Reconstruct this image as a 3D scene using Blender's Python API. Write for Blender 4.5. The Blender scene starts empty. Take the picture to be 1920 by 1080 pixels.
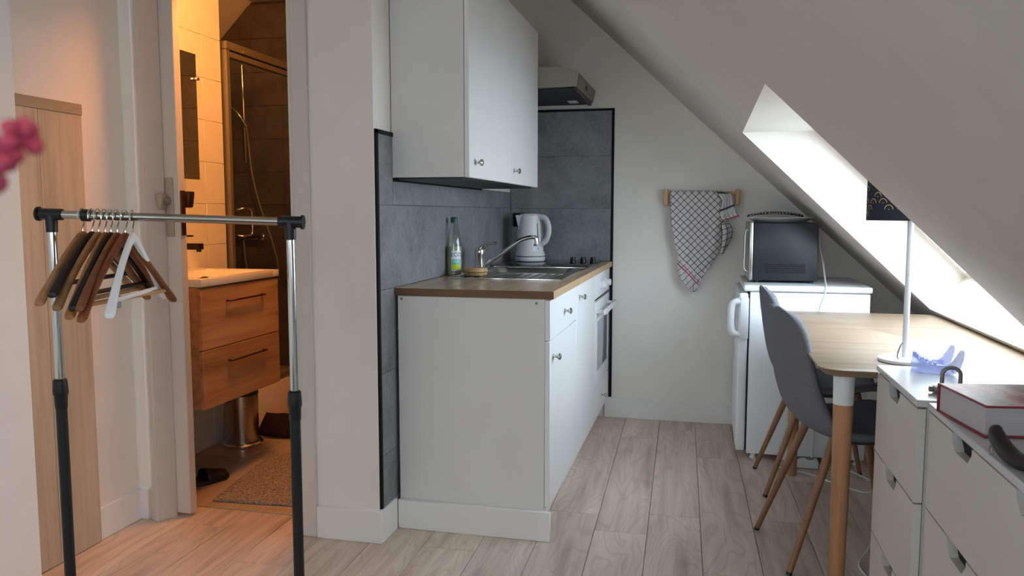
import bpy, bmesh, math, random
from mathutils import Vector, Matrix
random.seed(7)
PI = math.pi
S = bpy.context.scene
COL = S.collection

# ------------------------------------------------------------------ camera, sky, exposure
cam_d = bpy.data.cameras.new('camera'); cam = bpy.data.objects.new('camera', cam_d); COL.objects.link(cam)
cam.location = (0, 0, 1.185); cam.rotation_euler = (PI/2 - 0.0934, 0, 0.2358)
cam_d.sensor_width = 36; cam_d.lens = 1501/1920*36; cam_d.clip_start = .02
cam_d.dof.use_dof = True; cam_d.dof.focus_distance = 3.0; cam_d.dof.aperture_fstop = 8.5
S.camera = cam
S.view_settings.view_transform = 'Standard'; S.view_settings.look = 'None'
S.view_settings.gamma = 1; S.view_settings.use_curve_mapping = False
S.view_settings.exposure = 0.32
S.cycles.max_bounces = 14; S.cycles.diffuse_bounces = 9; S.cycles.glossy_bounces = 5
S.cycles.transparent_max_bounces = 12; S.cycles.transmission_bounces = 10
S.cycles.use_denoising = True; S.cycles.caustics_reflective = False; S.cycles.caustics_refractive = False
S.cycles.sample_clamp_indirect = 8
W = bpy.data.worlds.new('overcast_sky'); S.world = W; W.use_nodes = True
bg = W.node_tree.nodes['Background']; bg.inputs[0].default_value = (.74, .88, 1.0, 1); bg.inputs[1].default_value = 9.0

# skylight openings in the roof slope: (head y, sill y) for the far and the near side
HX, SX = .146, .976                       # x of head edge and of sill edge on the ceiling
WIN1 = dict(far=(3.578, 3.85), near=(2.251, 2.455))
FILL_WIN2 = dict(far=(-.25, -.25), near=(-1.65, -1.65))  # unseen second skylight, added to brighten the room from behind
def cz(x): return 1.728 - (.92 if x > -.075 else .947)*(x + .075)
NRM = Vector((.92, 0, 1)).normalized()
def portal(name, w):
    ym = (w['far'][0]+w['far'][1]+w['near'][0]+w['near'][1])/4
    L = bpy.data.lights.new(name, 'AREA'); L.shape = 'RECTANGLE'; L.size = 1.9; L.size_y = 1.5
    L.cycles.is_portal = True
    o = bpy.data.objects.new(name, L); COL.objects.link(o)
    xm = (HX+SX)/2
    o.location = Vector((xm+.03, ym, cz(xm)+.03)) + NRM*.30
    o.rotation_euler = Vector((-NRM)).to_track_quat('-Z', 'Y').to_euler()
portal('skylight_portal', WIN1); portal('skylight_portal', FILL_WIN2)
# two unseen upright windows added behind the camera for fill light: (axis, position, span, sill, head)
FILL_WIN3 = ('y', -2.6, (-1.00, .10), 1.00, 2.10)
FILL_WIN4 = ('x', -2.12, (-1.85, -.65), .95, 2.10)
for ax, p0, sp0, za0, zb0 in (FILL_WIN3, FILL_WIN4):
    L = bpy.data.lights.new('fill_window_portal', 'AREA'); L.shape = 'RECTANGLE'; L.size = sp0[1]-sp0[0]; L.size_y = zb0-za0; L.cycles.is_portal = True
    o = bpy.data.objects.new('fill_window_portal', L); COL.objects.link(o); c = (sp0[0]+sp0[1])/2
    o.location = (c, p0-.12, (za0+zb0)/2) if ax == 'y' else (p0-.12, c, (za0+zb0)/2)
    o.rotation_euler = (PI/2, 0, 0) if ax == 'y' else (PI/2, 0, -PI/2)

# ------------------------------------------------------------------ materials
def lin(c): return tuple(((v/255)/12.92 if v/255 <= .04045 else ((v/255+.055)/1.055)**2.4) for v in c) + (1,)
class NT:
    def __init__(s, name):
        s.m = bpy.data.materials.new(name); s.m.use_nodes = True; s.t = s.m.node_tree
        s.b = s.t.nodes['Principled BSDF']; s.out = s.t.nodes['Material Output']
    def n(s, typ, **kw):
        o = s.t.nodes.new(typ)
        for k, v in kw.items(): setattr(o, k, v)
        return o
    def l(s, a, b): s.t.links.new(a, b)
    def math(s, op, a, b=None):
        o = s.n('ShaderNodeMath', operation=op)
        for i, v in enumerate((a, b)):
            if v is None: continue
            if isinstance(v, (int, float)): o.inputs[i].default_value = v
            else: s.l(v, o.inputs[i])
        return o.outputs[0]
    def mix(s, fac, a, b):
        o = s.n('ShaderNodeMix', data_type='RGBA')
        for i, v in ((0, fac), (6, a), (7, b)):
            if isinstance(v, (int, float, tuple)): o.inputs[i].default_value = v
            else: s.l(v, o.inputs[i])
        return o.outputs[2]
    def coords(s, scale=(1, 1, 1), rnd=0, rot=(0, 0, 0)):
        tc = s.n('ShaderNodeTexCoord'); mp = s.n('ShaderNodeMapping'); mp.inputs['Scale'].default_value = scale
        mp.inputs['Rotation'].default_value = rot
        s.l(tc.outputs['Object'], mp.inputs[0])
        if rnd:
            oi = s.n('ShaderNodeObjectInfo'); v = s.n('ShaderNodeVectorMath', operation='SCALE')
            cb = s.n('ShaderNodeCombineXYZ')
            for i, k in enumerate((rnd, rnd*1.7, rnd*.6)): s.l(s.math('MULTIPLY', oi.outputs['Random'], k), cb.inputs[i])
            s.l(cb.outputs[0], mp.inputs['Location'])
        return mp.outputs[0]
    def noise(s, vec, scale, detail=4, rough=.55, dist=0):
        o = s.n('ShaderNodeTexNoise'); s.l(vec, o.inputs['Vector'])
        o.inputs['Scale'].default_value = scale; o.inputs['Detail'].default_value = detail
        o.inputs['Roughness'].default_value = rough; o.inputs['Distortion'].default_value = dist
        return o.outputs['Fac']
    def ramp(s, fac, stops):
        o = s.n('ShaderNodeValToRGB'); e = o.color_ramp.elements
        while len(e) < len(stops): e.new(.5)
        for k, (p, c) in enumerate(stops): e[k].position = p; e[k].color = lin(c)
        s.l(fac, o.inputs[0]); return o.outputs[0]
    def bump(s, h, strength, dist=.001):
        o = s.n('ShaderNodeBump'); o.inputs['Strength'].default_value = strength; o.inputs['Distance'].default_value = dist
        s.l(h, o.inputs['Height']); s.l(o.outputs[0], s.b.inputs['Normal'])
    def set(s, **kw):
        for k, v in kw.items(): s.b.inputs[k.replace('_', ' ')].default_value = v
        return s
M = {}
def pbr(name, col, rough=.5, metal=0., spec=.5, vary=.0, vscale=6, bump=0, bscale=80, **kw):
    t = NT(name); t.set(Roughness=rough, Metallic=metal, Specular_IOR_Level=spec)
    c2 = tuple(max(0, v*(1-vary)) for v in col)
    v = t.coords()
    f = t.noise(v, vscale)
    t.l(t.ramp(f, ((.3, c2), (.7, col))), t.b.inputs['Base Color'])
    if bump: t.bump(t.noise(v, bscale, 3), bump, .002)
    for k, x in kw.items(): t.b.inputs[k.replace('_', ' ')].default_value = x
    M[name] = t.m; return t.m
def wood(name, c_dark, c_mid, c_light, axis=1, fine=1., rough=.5, rnd=9., bands=.35, knots=0.):
    t = NT(name); t.set(Roughness=rough, Specular_IOR_Level=.35)
    sc = [26*fine]*3; sc[axis] = 1.6*fine
    v = t.coords(tuple(sc), rnd); g = t.noise(v, 1., 6, .62, .4)
    sc2 = [5.5*fine]*3; sc2[axis] = .8*fine
    v2 = t.coords(tuple(sc2), rnd); g2 = t.noise(v2, 1., 3, .5, 1.6)
    f = t.math('ADD', t.math('MULTIPLY', g, 1-bands), t.math('MULTIPLY', g2, bands))
    c = t.ramp(f, ((.32, c_dark), (.50, c_mid), (.68, c_light)))
    if knots:
        vr = t.coords(tuple(7. if k != axis else 1.1 for k in range(3)), rnd)
        rg = t.math('PINGPONG', t.math('MULTIPLY', t.noise(vr, .8, 2, .45, .7), 15.), .5)      # cathedral grain contours
        lnm = t.ramp(rg, ((.02, (255, 255, 255)), (.16, (0, 0, 0))))
        c = t.mix(t.math('MULTIPLY', lnm, .34), c, lin(c_dark))
        v3 = t.coords(tuple(5. if k != axis else 2.2 for k in range(3)), rnd*1.3)
        vo = t.n('ShaderNodeTexVoronoi'); t.l(v3, vo.inputs['Vector']); vo.inputs['Scale'].default_value = 1.
        k = t.ramp(vo.outputs['Distance'], ((.03, (255, 255, 255)), (.17, (0, 0, 0))))
        k = t.math('MULTIPLY', k, knots)
        c = t.mix(k, c, lin(tuple(v*.62 for v in c_dark)))
    if rnd:
        oi = t.n('ShaderNodeObjectInfo'); hs = t.n('ShaderNodeHueSaturation')
        t.l(t.math('ADD', t.math('MULTIPLY', oi.outputs['Random'], .14), .93), hs.inputs['Value']); t.l(c, hs.inputs['Color']); c = hs.outputs[0]
    t.l(c, t.b.inputs['Base Color']); t.bump(g, .12, .001)
    M[name] = t.m; return t.m
def stone(name, a, b, rough=.55):
    t = NT(name); t.set(Roughness=rough, Specular_IOR_Level=.4); v = t.coords((1, 1, 1), 7.)
    f = t.math('ADD', t.math('MULTIPLY', t.noise(v, 5, 6, .65, .6), .6), t.math('MULTIPLY', t.noise(v, 60, 4, .7), .4))
    t.l(t.ramp(f, ((.36, a), (.62, b))), t.b.inputs['Base Color']); t.bump(f, .15, .002)
    M[name] = t.m
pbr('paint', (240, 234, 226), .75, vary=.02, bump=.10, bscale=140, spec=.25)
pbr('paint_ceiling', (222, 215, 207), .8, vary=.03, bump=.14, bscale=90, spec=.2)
pbr('skirting', (238, 236, 233), .5, vary=.01)
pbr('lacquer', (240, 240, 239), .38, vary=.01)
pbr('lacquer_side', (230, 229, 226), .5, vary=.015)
pbr('door_white', (214, 208, 200), .55, vary=.02)
pbr('appliance', (240, 241, 242), .35, vary=.01)
pbr('white_plastic', (230, 231, 232), .35, vary=.01)
pbr('black_plastic', (14, 14, 15), .42, vary=.15)
pbr('black_trim', (10, 10, 10), .6, spec=.25)
pbr('dark_gap', (22, 22, 22), .8)
pbr('chrome', (225, 225, 225), .12, 1.)
pbr('steel', (190, 187, 180), .26, 1., vary=.05)
pbr('brushed_steel', (150, 142, 130), .5, .75, vary=.05)
pbr('rack_chrome', (182, 174, 164), .2, 1.)
pbr('satin_plate', (176, 168, 158), .4, .3)
pbr('nickel', (205, 203, 200), .22, 1.)
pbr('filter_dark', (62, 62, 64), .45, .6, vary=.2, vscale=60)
pbr('bronze', (95, 66, 44), .4, .8)
pbr('ceramic', (236, 232, 226), .15, spec=.6)
pbr('ceramic_tile', (232, 226, 212), .25, vary=.02)
pbr('grout', (190, 180, 160), .9)
pbr('grout_dark', (60, 58, 56), .9)
pbr('hob_glass', (8, 8, 9), .06, spec=.6)
pbr('microwave_paint', (34, 37, 44), .38, vary=.1)
pbr('grey_fabric', (124, 124, 130), .95, vary=.12, vscale=180, bump=.5, bscale=700, spec=.1)
pbr('seat_dark', (74, 76, 84), .95, vary=.12, vscale=180, spec=.1)
pbr('cable_white', (215, 215, 212), .5)
pbr('dresser_white', (206, 200, 192), .45, vary=.01)
pbr('dresser_top', (204, 204, 205), .25, vary=.01, spec=.6)
pbr('mat_grey', (196, 182, 172), 1., vary=.6, vscale=140, bump=1., bscale=500, spec=.05)
pbr('mat_dark', (58, 42, 32), 1., vary=.4, vscale=120, bump=1., bscale=200, spec=.05)
pbr('rubber_dark', (24, 20, 19), .5)
pbr('green_cap', (44, 84, 66), .4)
pbr('label_white', (240, 242, 240), .5)
pbr('label_blue', (40, 60, 150), .5)
pbr('label_teal', (90, 200, 180), .5)
pbr('label_green', (198, 220, 40), .5)
pbr('bristle', (206, 172, 112), .9, vary=.35, vscale=90, bump=.6, bscale=220)
pbr('navy_shade', (26, 30, 44), .8, vary=.1)
pbr('cutout_light_gold', (226, 190, 130), .35, .7)
pbr('book_red', (150, 40, 48), .45, vary=.2, vscale=14)
pbr('pink_petal', (206, 70, 92), .8, vary=.35, vscale=30)
pbr('stem_green', (80, 100, 60), .7)
pbr('lead_grey', (140, 138, 134), .4, .45)
pbr('hanger_white', (240, 240, 242), .4)
pbr('socket_black', (12, 12, 13), .35)
pbr('window_wood', (225, 222, 215), .5)
pbr('logo_grey', (120, 122, 128), .5)
wood('oak_floor', (164, 144, 128), (208, 189, 173), (226, 209, 194), 1, .9, .38, 11., .45, .28)
wood('oak_top', (172, 142, 114), (198, 168, 140), (212, 184, 156), 1, 1.3, .26, 0., .3)
wood('oak_end_shaded', (98, 70, 50), (116, 84, 60), (130, 97, 72), 0, 1.5, .5, 0., .3)  # worktop end: same oak with its shade put into the colour
wood('oak_front_lit', (176, 142, 108), (192, 158, 122), (206, 172, 136), 1, 1.5, .5, 0., .3)  # worktop front: same oak in the lighter tone of its lit side
wood('pale_oak', (172, 152, 128), (194, 175, 150), (208, 190, 166), 2, 1.2, .6, 5., .35)
wood('pale_oak_rail', (150, 130, 104), (168, 148, 120), (180, 160, 132), 1, 1.2, .6, 5., .35)
wood('vanity_oak', (150, 108, 74), (192, 146, 104), (214, 170, 126), 1, 1.1, .5, 4., .5)
wood('bamboo', (124, 104, 84), (140, 119, 98), (152, 132, 110), 0, 1.2, .38, 0., .25)
wood('beech', (150, 106, 72), (178, 132, 94), (194, 148, 108), 2, 1.2, .45, 3., .4)
wood('chair_leg', (120, 82, 60), (142, 100, 74), (158, 114, 86), 2, 2., .45, 3., .3)
wood('pine_rail', (186, 146, 100), (204, 164, 118), (216, 180, 136), 2, 2., .6, 2., .3)
for nm, c in (('hanger_brown', (128, 76, 46)), ('hanger_tan', (164, 118, 78)), ('hanger_orange', (158, 102, 56)), ('hanger_black', (34, 26, 23)), ('hanger_red', (134, 74, 42)), ('hanger_bar', (196, 148, 98))):
    wood(nm, tuple(v*.8 for v in c), c, tuple(min(255, v*1.15) for v in c), 1, 2., .4, 3., .3)
stone('concrete_tile', (108, 109, 112), (146, 147, 148))
stone('bath_tile_dark', (70, 66, 62), (98, 94, 90), .4)
stone('bath_floor_tile', (160, 142, 126), (190, 172, 155), .4)
def glassy(name, tint=(1, 1, 1), gl=.08):
    t = NT(name); tr = t.n('ShaderNodeBsdfTransparent'); tr.inputs[0].default_value = (*tint, 1)
    gs = t.n('ShaderNodeBsdfGlossy'); gs.inputs['Roughness'].default_value = .03
    lw = t.n('ShaderNodeLayerWeight'); lw.inputs[0].default_value = .5        # thin pane: same reflectance from both sides
    fr_ = t.math('ADD', t.math('MULTIPLY', t.math('POWER', lw.outputs['Facing'], 5), .9), gl)
    mx = t.n('ShaderNodeMixShader'); t.l(fr_, mx.inputs[0])
    t.l(tr.outputs[0], mx.inputs[1]); t.l(gs.outputs[0], mx.inputs[2]); t.l(mx.outputs[0], t.out.inputs[0]); M[name] = t.m
glassy('pane', (.93, .95, .96), .05); glassy('shower_glass', (.90, .90, .88)); glassy('bottle_clear', (.80, .82, .80), .09); pbr('oven_glass_reflect', (168, 176, 184), .12, spec=.8, vary=.03)  # oven glass: pale grey base colour stands in for its reflection
pbr('soap_liquid', (222, 216, 182), .2, vary=.05, Transmission_Weight=.12, IOR=1.33)
t = NT('clear_resin'); t.set(Base_Color=lin((205, 212, 246)), Roughness=.12, Specular_IOR_Level=.7)
tr_ = t.n('ShaderNodeBsdfTransparent'); tr_.inputs[0].default_value = (.88, .91, 1, 1); mx_ = t.n('ShaderNodeMixShader'); mx_.inputs[0].default_value = .52
t.l(tr_.outputs[0], mx_.inputs[1]); t.l(t.b.outputs[0], mx_.inputs[2]); t.l(mx_.outputs[0], t.out.inputs[0]); M['clear_resin'] = t.m
t = NT('mirror'); t.set(Metallic=1., Roughness=.02, Base_Color=(.9, .9, .9, 1)); M['mirror'] = t.m
t = NT('bulb'); t.set(Base_Color=(1, .9, .7, 1)); t.b.inputs['Emission Color'].default_value = (1, .55, .2, 1); t.b.inputs['Emission Strength'].default_value = 12; M['bulb'] = t.m
# page edges
t = NT('pages'); t.set(Roughness=.8); v = t.coords((3, 3, 1500)); t.l(t.ramp(t.noise(v, 1., 2), ((.35, (176, 168, 172)), (.65, (196, 190, 194)))), t.b.inputs['Base Color']); M['pages'] = t.m
# book cover print: red sky over a grey landscape
t = NT('cover_print'); t.set(Roughness=.35); v = t.coords((9, 4, 1)); f = t.noise(v, 1.2, 5, .6, .8)
t.l(t.ramp(f, ((.34, (150, 44, 52)), (.46, (176, 84, 88)), (.52, (196, 170, 168)), (.60, (150, 150, 150)), (.70, (168, 74, 80)))), t.b.inputs['Base Color']); M['cover_print'] = t.m
# checked tea towel
t = NT('check_cloth'); t.set(Roughness=.95, Specular_IOR_Level=.1)
uv = t.n('ShaderNodeUVMap'); sp = t.n('ShaderNodeSeparateXYZ'); t.l(uv.outputs[0], sp.inputs[0])
def stripe(co, pitch, wdt): return t.math('LESS_THAN', t.math('FRACT', t.math('DIVIDE', co, pitch)), wdt)
A, B = sp.outputs[0], sp.outputs[1]
ln = t.math('MAXIMUM', stripe(A, .0285, .13), t.math('MULTIPLY', stripe(B, .0285, .13), t.math('GREATER_THAN', A, .055)))
low = t.math('LESS_THAN', A, .05)
c = t.mix(ln, lin((214, 208, 206)), lin((84, 76, 84)))
border = t.math('MAXIMUM', t.math('MULTIPLY', t.math('GREATER_THAN', A, .018), t.math('LESS_THAN', A, .024)), t.math('MULTIPLY', t.math('GREATER_THAN', A, .032), t.math('LESS_THAN', A, .036)))
c2 = t.mix(t.math('MULTIPLY', stripe(B, .0285, .13), t.math('GREATER_THAN', A, -.03)), lin((216, 210, 210)), lin((110, 100, 108)))
c = t.mix(low, c, t.mix(border, c2, lin((176, 70, 92))))
t.l(c, t.b.inputs['Base Color']); M['check_cloth'] = t.m
# black and white woven tray
t = NT('woven'); t.set(Roughness=.8); v = t.coords((1, 1, 1)); wv = t.n('ShaderNodeTexWave'); t.l(v, wv.inputs[0]); wv.inputs['Scale'].default_value = 22; wv.inputs['Distortion'].default_value = 6
t.l(t.ramp(wv.outputs['Fac'], ((.42, (38, 38, 42)), (.62, (150, 148, 148)))), t.b.inputs['Base Color']); M['woven'] = t.m

# ------------------------------------------------------------------ mesh builder
WP = {}
class MB:
    def __init__(s): s.bm = bmesh.new(); s.uv = None
    def box(s, x0, x1, y0, y1, z0, z1, b=0, seg=2):
        r = bmesh.ops.create_cube(s.bm, size=1)['verts']
        for v in r: v.co = Vector(((x0+x1)/2 + v.co.x*(x1-x0), (y0+y1)/2 + v.co.y*(y1-y0), (z0+z1)/2 + v.co.z*(z1-z0)))
        if b: bmesh.ops.bevel(s.bm, geom=list({e for v in r for e in v.link_edges}), offset=b, segments=seg, affect='EDGES', profile=.5)
        return s
    def face(s, *co): s.bm.faces.new([s.bm.verts.new(c) for c in co]); return s
    def prism(s, poly, axis, a0, a1, b=0, seg=2):
        def p(q, a): return {'x': (a, q[0], q[1]), 'y': (q[0], a, q[1]), 'z': (q[0], q[1], a)}[axis]
        A = [s.bm.verts.new(p(q, a0)) for q in poly]; B = [s.bm.verts.new(p(q, a1)) for q in poly]
        n = len(poly); fs = [s.bm.faces.new(A), s.bm.faces.new(B[::-1])]
        for i in range(n): fs.append(s.bm.faces.new((A[i], B[i], B[(i+1) % n], A[(i+1) % n])))
        if b: bmesh.ops.bevel(s.bm, geom=list({e for v in A+B for e in v.link_edges}), offset=b, segments=seg, affect='EDGES', profile=.5)
        return s
    def rings(s, rings, cap=True, loop=False):
        R = [[s.bm.verts.new(c) for c in r] for r in rings]; n = len(R[0])
        m = len(R)
        for i in range(m if loop else m-1):
            a, b = R[i], R[(i+1) % m]
            for k in range(n): s.bm.faces.new((a[k], a[(k+1) % n], b[(k+1) % n], b[k]))
        if cap and not loop:
            s.bm.faces.new(R[0][::-1]); s.bm.faces.new(R[-1])
        return s
    def tube(s, pts, r, n=10, loop=False, sx=1., sy=1., up=None):
        P = [Vector(p) for p in pts]; m = len(P); rs = r if isinstance(r, (list, tuple)) else [r]*m
        out = []; last = None
        for i in range(m):
            if loop: d = (P[(i+1) % m]-P[i-1])
            else: d = (P[min(i+1, m-1)]-P[max(i-1, 0)])
            d.normalize()
            if last is None:
                u = Vector(up) if up else (Vector((0, 0, 1)) if abs(d.z) < .9 else Vector((1, 0, 0)))
            else: u = last
            u = (u - d*u.dot(d)).normalized(); last = u; w = d.cross(u)
            out.append([P[i] + (u*math.cos(2*PI*k/n)*sx + w*math.sin(2*PI*k/n)*sy)*rs[i] for k in range(n)])
        return s.rings(out, True, loop)
    def cyl(s, p0, p1, r0, r1=None, n=20): return s.tube([p0, p1], [r0, r0 if r1 is None else r1], n)
    def lathe(s, prof, c=(0, 0, 0), n=32, cap=True, ax='z'):
        out = []
        for r, h in prof:
            q = []
            for k in range(n):
                a = 2*PI*k/n; x, y = max(r, 1e-4)*math.cos(a), max(r, 1e-4)*math.sin(a)
                q.append(Vector(c) + Vector({'z': (x, y, h), 'x': (h, x, y), 'y': (x, h, y)}[ax]))
            out.append(q)
        return s.rings(out, cap)
    def grid(s, fn, nu, nv, uvf=None):
        V = [[s.bm.verts.new(fn(i/nu, j/nv)) for j in range(nv+1)] for i in range(nu+1)]
        if uvf and not s.uv: s.uv = s.bm.loops.layers.uv.new('UVMap')
        for i in range(nu):
            for j in range(nv):
                f = s.bm.faces.new((V[i][j], V[i+1][j], V[i+1][j+1], V[i][j+1]))
                if uvf:
                    for lp, (a, b) in zip(f.loops, ((i, j), (i+1, j), (i+1, j+1), (i, j+1))): lp[s.uv].uv = uvf(a/nu, b/nv)
        return s
    def ball(s, c, r, sc=(1, 1, 1), u=14, v=9):
        q = bmesh.ops.create_uvsphere(s.bm, u_segments=u, v_segments=v, radius=r)['verts']
        for p in q: p.co = Vector(c) + Vector((p.co.x*sc[0], p.co.y*sc[1], p.co.z*sc[2]))
        return s
    def mesh(s, name, off=Vector(), recalc=True, ang=38):
        if recalc: bmesh.ops.recalc_face_normals(s.bm, faces=s.bm.faces)
        if off.length: bmesh.ops.translate(s.bm, vec=-off, verts=s.bm.verts)
        me = bpy.data.meshes.new(name); s.bm.to_mesh(me); s.bm.free()
        me.shade_smooth(); me.set_sharp_from_angle(angle=math.radians(ang)); return me
    def build(s, name, mat, parent=None, world=True, solid=0, sub=0, ang=38, off=None, label=None):
        o = Vector(off) if off is not None else (WP.get(parent, Vector()) if (parent and world) else Vector())
        me = s.mesh(name, o, not solid or True, ang); me.materials.append(M[mat])
        ob = bpy.data.objects.new(name, me); COL.objects.link(ob)
        if parent: ob.parent = parent; WP[ob] = WP.get(parent, Vector())
        elif off is not None: ob.location = o; WP[ob] = o.copy()
        if solid: md = ob.modifiers.new('thickness', 'SOLIDIFY'); md.thickness = solid; md.offset = 0
        if sub: md = ob.modifiers.new('smooth', 'SUBSURF'); md.levels = sub; md.render_levels = sub
        if label: ob['label'] = label
        return ob
def tag(o, label=None, cat=None, group=None, kind=None):
    if label: o['label'] = label
    if cat: o['category'] = cat
    if group: o['group'] = group
    if kind: o['kind'] = kind
    return o
def thing(name, label, cat, loc=(0, 0, 0), rotz=0, group=None):
    o = bpy.data.objects.new(name, None); COL.objects.link(o); o.location = loc; o.rotation_euler = (0, 0, rotz)
    o.empty_display_size = .05; WP[o] = Vector(loc); return tag(o, label, cat, group)
def solo(name, mb, mat, label, cat, loc, group=None, **kw):
    return tag(mb.build(name, mat, off=loc, **kw), label, cat, group)
def struct(name, mb, mat, label=None, cat=None, **kw):
    return tag(mb.build(name, mat, **kw), label, cat, None, 'structure')
def copy_tree(o, parent=None):
    c = o.copy(); COL.objects.link(c); c.parent = parent
    if parent: WP[c] = WP.get(parent, Vector())
    for ch in list(o.children): copy_tree(ch, c)
    return c
def B(*a, **k): return MB().box(*a, **k)
MESH = {}
def piece(parent, name, dims, loc, mat, bev=.0015, rot=0):
    """one tile / plank: shared mesh per size, top or front flush with its own centre"""
    key = (name, tuple(round(d, 3) for d in dims), mat)
    if key not in MESH:
        m = MB().box(-dims[0]/2, dims[0]/2, -dims[1]/2, dims[1]/2, -dims[2]/2, dims[2]/2, b=bev, seg=1)
        me = m.mesh(name); me.materials.append(M[mat]); MESH[key] = me
    o = bpy.data.objects.new(name, MESH[key]); COL.objects.link(o); o.parent = parent
    o.location = Vector(loc) - WP.get(parent, Vector()); o.rotation_euler = (0, 0, rot); return o
def text_faces(body, size):
    cu = bpy.data.curves.new('t', 'FONT'); cu.body = body; cu.size = size; cu.align_x = 'CENTER'; cu.align_y = 'CENTER'; cu.resolution_u = 3
    ob = bpy.data.objects.new('t', cu); COL.objects.link(ob); dg = bpy.context.evaluated_depsgraph_get()
    me = bpy.data.meshes.new_from_object(ob.evaluated_get(dg)); bpy.data.objects.remove(ob); bpy.data.curves.remove(cu)
    V = [v.co.copy() for v in me.vertices]; F = [tuple(p.vertices) for p in me.polygons]; bpy.data.meshes.remove(me); return V, F
def smooth_path(pts, k=6):
    P = [Vector(p) for p in pts]; out = []
    for i in range(len(P)-1):
        a, b, c, d = P[max(i-1, 0)], P[i], P[i+1], P[min(i+2, len(P)-1)]
        for j in range(k):
            t = j/k; out.append(.5*((2*b)+(c-a)*t+(2*a-5*b+4*c-d)*t*t+(3*b-a-3*c+d)*t**3))
    return out + [P[-1]]
def lerp_list(L, t):
    x = t*(len(L)-1); i = min(int(x), len(L)-2); f = x-i
    a, b = L[i], L[i+1]
    return a+(b-a)*f if isinstance(a, (int, float)) else tuple(p+(q-p)*f for p, q in zip(a, b))

YB, XW, YP, XL, ZC = 4.593, -1.117, 2.605, -2.12, 2.48
# ------------------------------------------------------------------ floor
floor = struct('floor', B(-2.4, 1.9, -2.6, YB+.1, -.06, -.0125), 'dark_gap', 'grey oak laminate floor of long planks', 'floor')
TILT, PW, PL = -.026, .195, 1.285
ends = {0: 3.057, 1: 2.904, 2: 3.111}
for k in range(-9, 9):
    off = ends.get(k, (k*.517 + 5.3) % PL + 2.2)
    xc = -.389 - PW*.5 + k*PW
    n0 = -3
    for j in range(n0, 3):
        y0, y1 = off + j*PL, off + (j+1)*PL
        lim = YB if xc > -1.3 else (2.60 if xc > -1.44 else 2.78)
        y0, y1 = max(y0, .55), min(y1, lim)
        if y1 - y0 < .03: continue
        ym = (y0+y1)/2; x = xc + TILT*(ym-3.3)
        if x < XL-.06 or x > 1.75: continue
        piece(floor, 'plank', (PW-.0016, y1-y0-.0016, .012), (x, ym, -.006), 'oak_floor', .0012, -math.atan(TILT))
# ------------------------------------------------------------------ room shell
struct('wall_back', B(-1.23, 2.0, YB, YB+.1, -.06, 2.6), 'paint', 'white painted gable wall behind the fridge', 'wall')
a_, b_ = FILL_WIN4[2]
struct('wall_left', MB().box(XL-.1, XL, b_, YP, -.06, 2.6).box(XL-.1, XL, -2.6, a_, -.06, 2.6).box(XL-.1, XL, a_, b_, -.06, FILL_WIN4[3]).box(XL-.1, XL, a_, b_, FILL_WIN4[4], 2.6), 'paint', 'white painted wall left of the bathroom door', 'wall')
struct('wall_left_pier', MB().box(XL, -2.0, .20, 2.01, 0, ZC, b=.004, seg=1), 'paint', 'white wall pier at the left edge of the photo', 'wall')
part = MB().box(-1.42, XW, YP, 2.78, -.06, 2.6, b=0).box(-2.6, -2.03, YP+.012, 2.645, -.06, 2.6).box(-2.6, -2.03, 2.71, 2.78, -.06, 2.6).box(-2.6, -2.20, 2.645, 2.71, -.06, 2.6).box(-2.03, -1.42, YP, 2.78, 2.05, 2.6)
struct('wall_partition', part, 'paint', 'white partition wall around the bathroom doorway', 'wall')
struct('wall_kitchen', B(-1.22, XW, 2.78, YB+.1, -.06, 2.6), 'paint', 'side wall behind the kitchen units', 'wall')
a_, b_ = FILL_WIN3[2]
struct('wall_rear', MB().box(-2.3, a_, -2.7, -2.6, -.06, 2.6).box(b_, 2.0, -2.7, -2.6, -.06, 2.6).box(a_, b_, -2.7, -2.6, -.06, FILL_WIN3[3]).box(a_, b_, -2.7, -2.6, FILL_WIN3[4], 2.6), 'paint', 'white wall behind the camera', 'wall')
struct('wall_right', B(1.42, 1.5, -2.6, YB, -.06, .42), 'paint', 'low knee wall under the roof slope', 'wall')
struct('ceiling', B(-2.4, -.86, -2.6, YB+.05, ZC, ZC+.08), 'paint_ceiling', 'flat white ceiling above the kitchen', 'ceiling')
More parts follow.
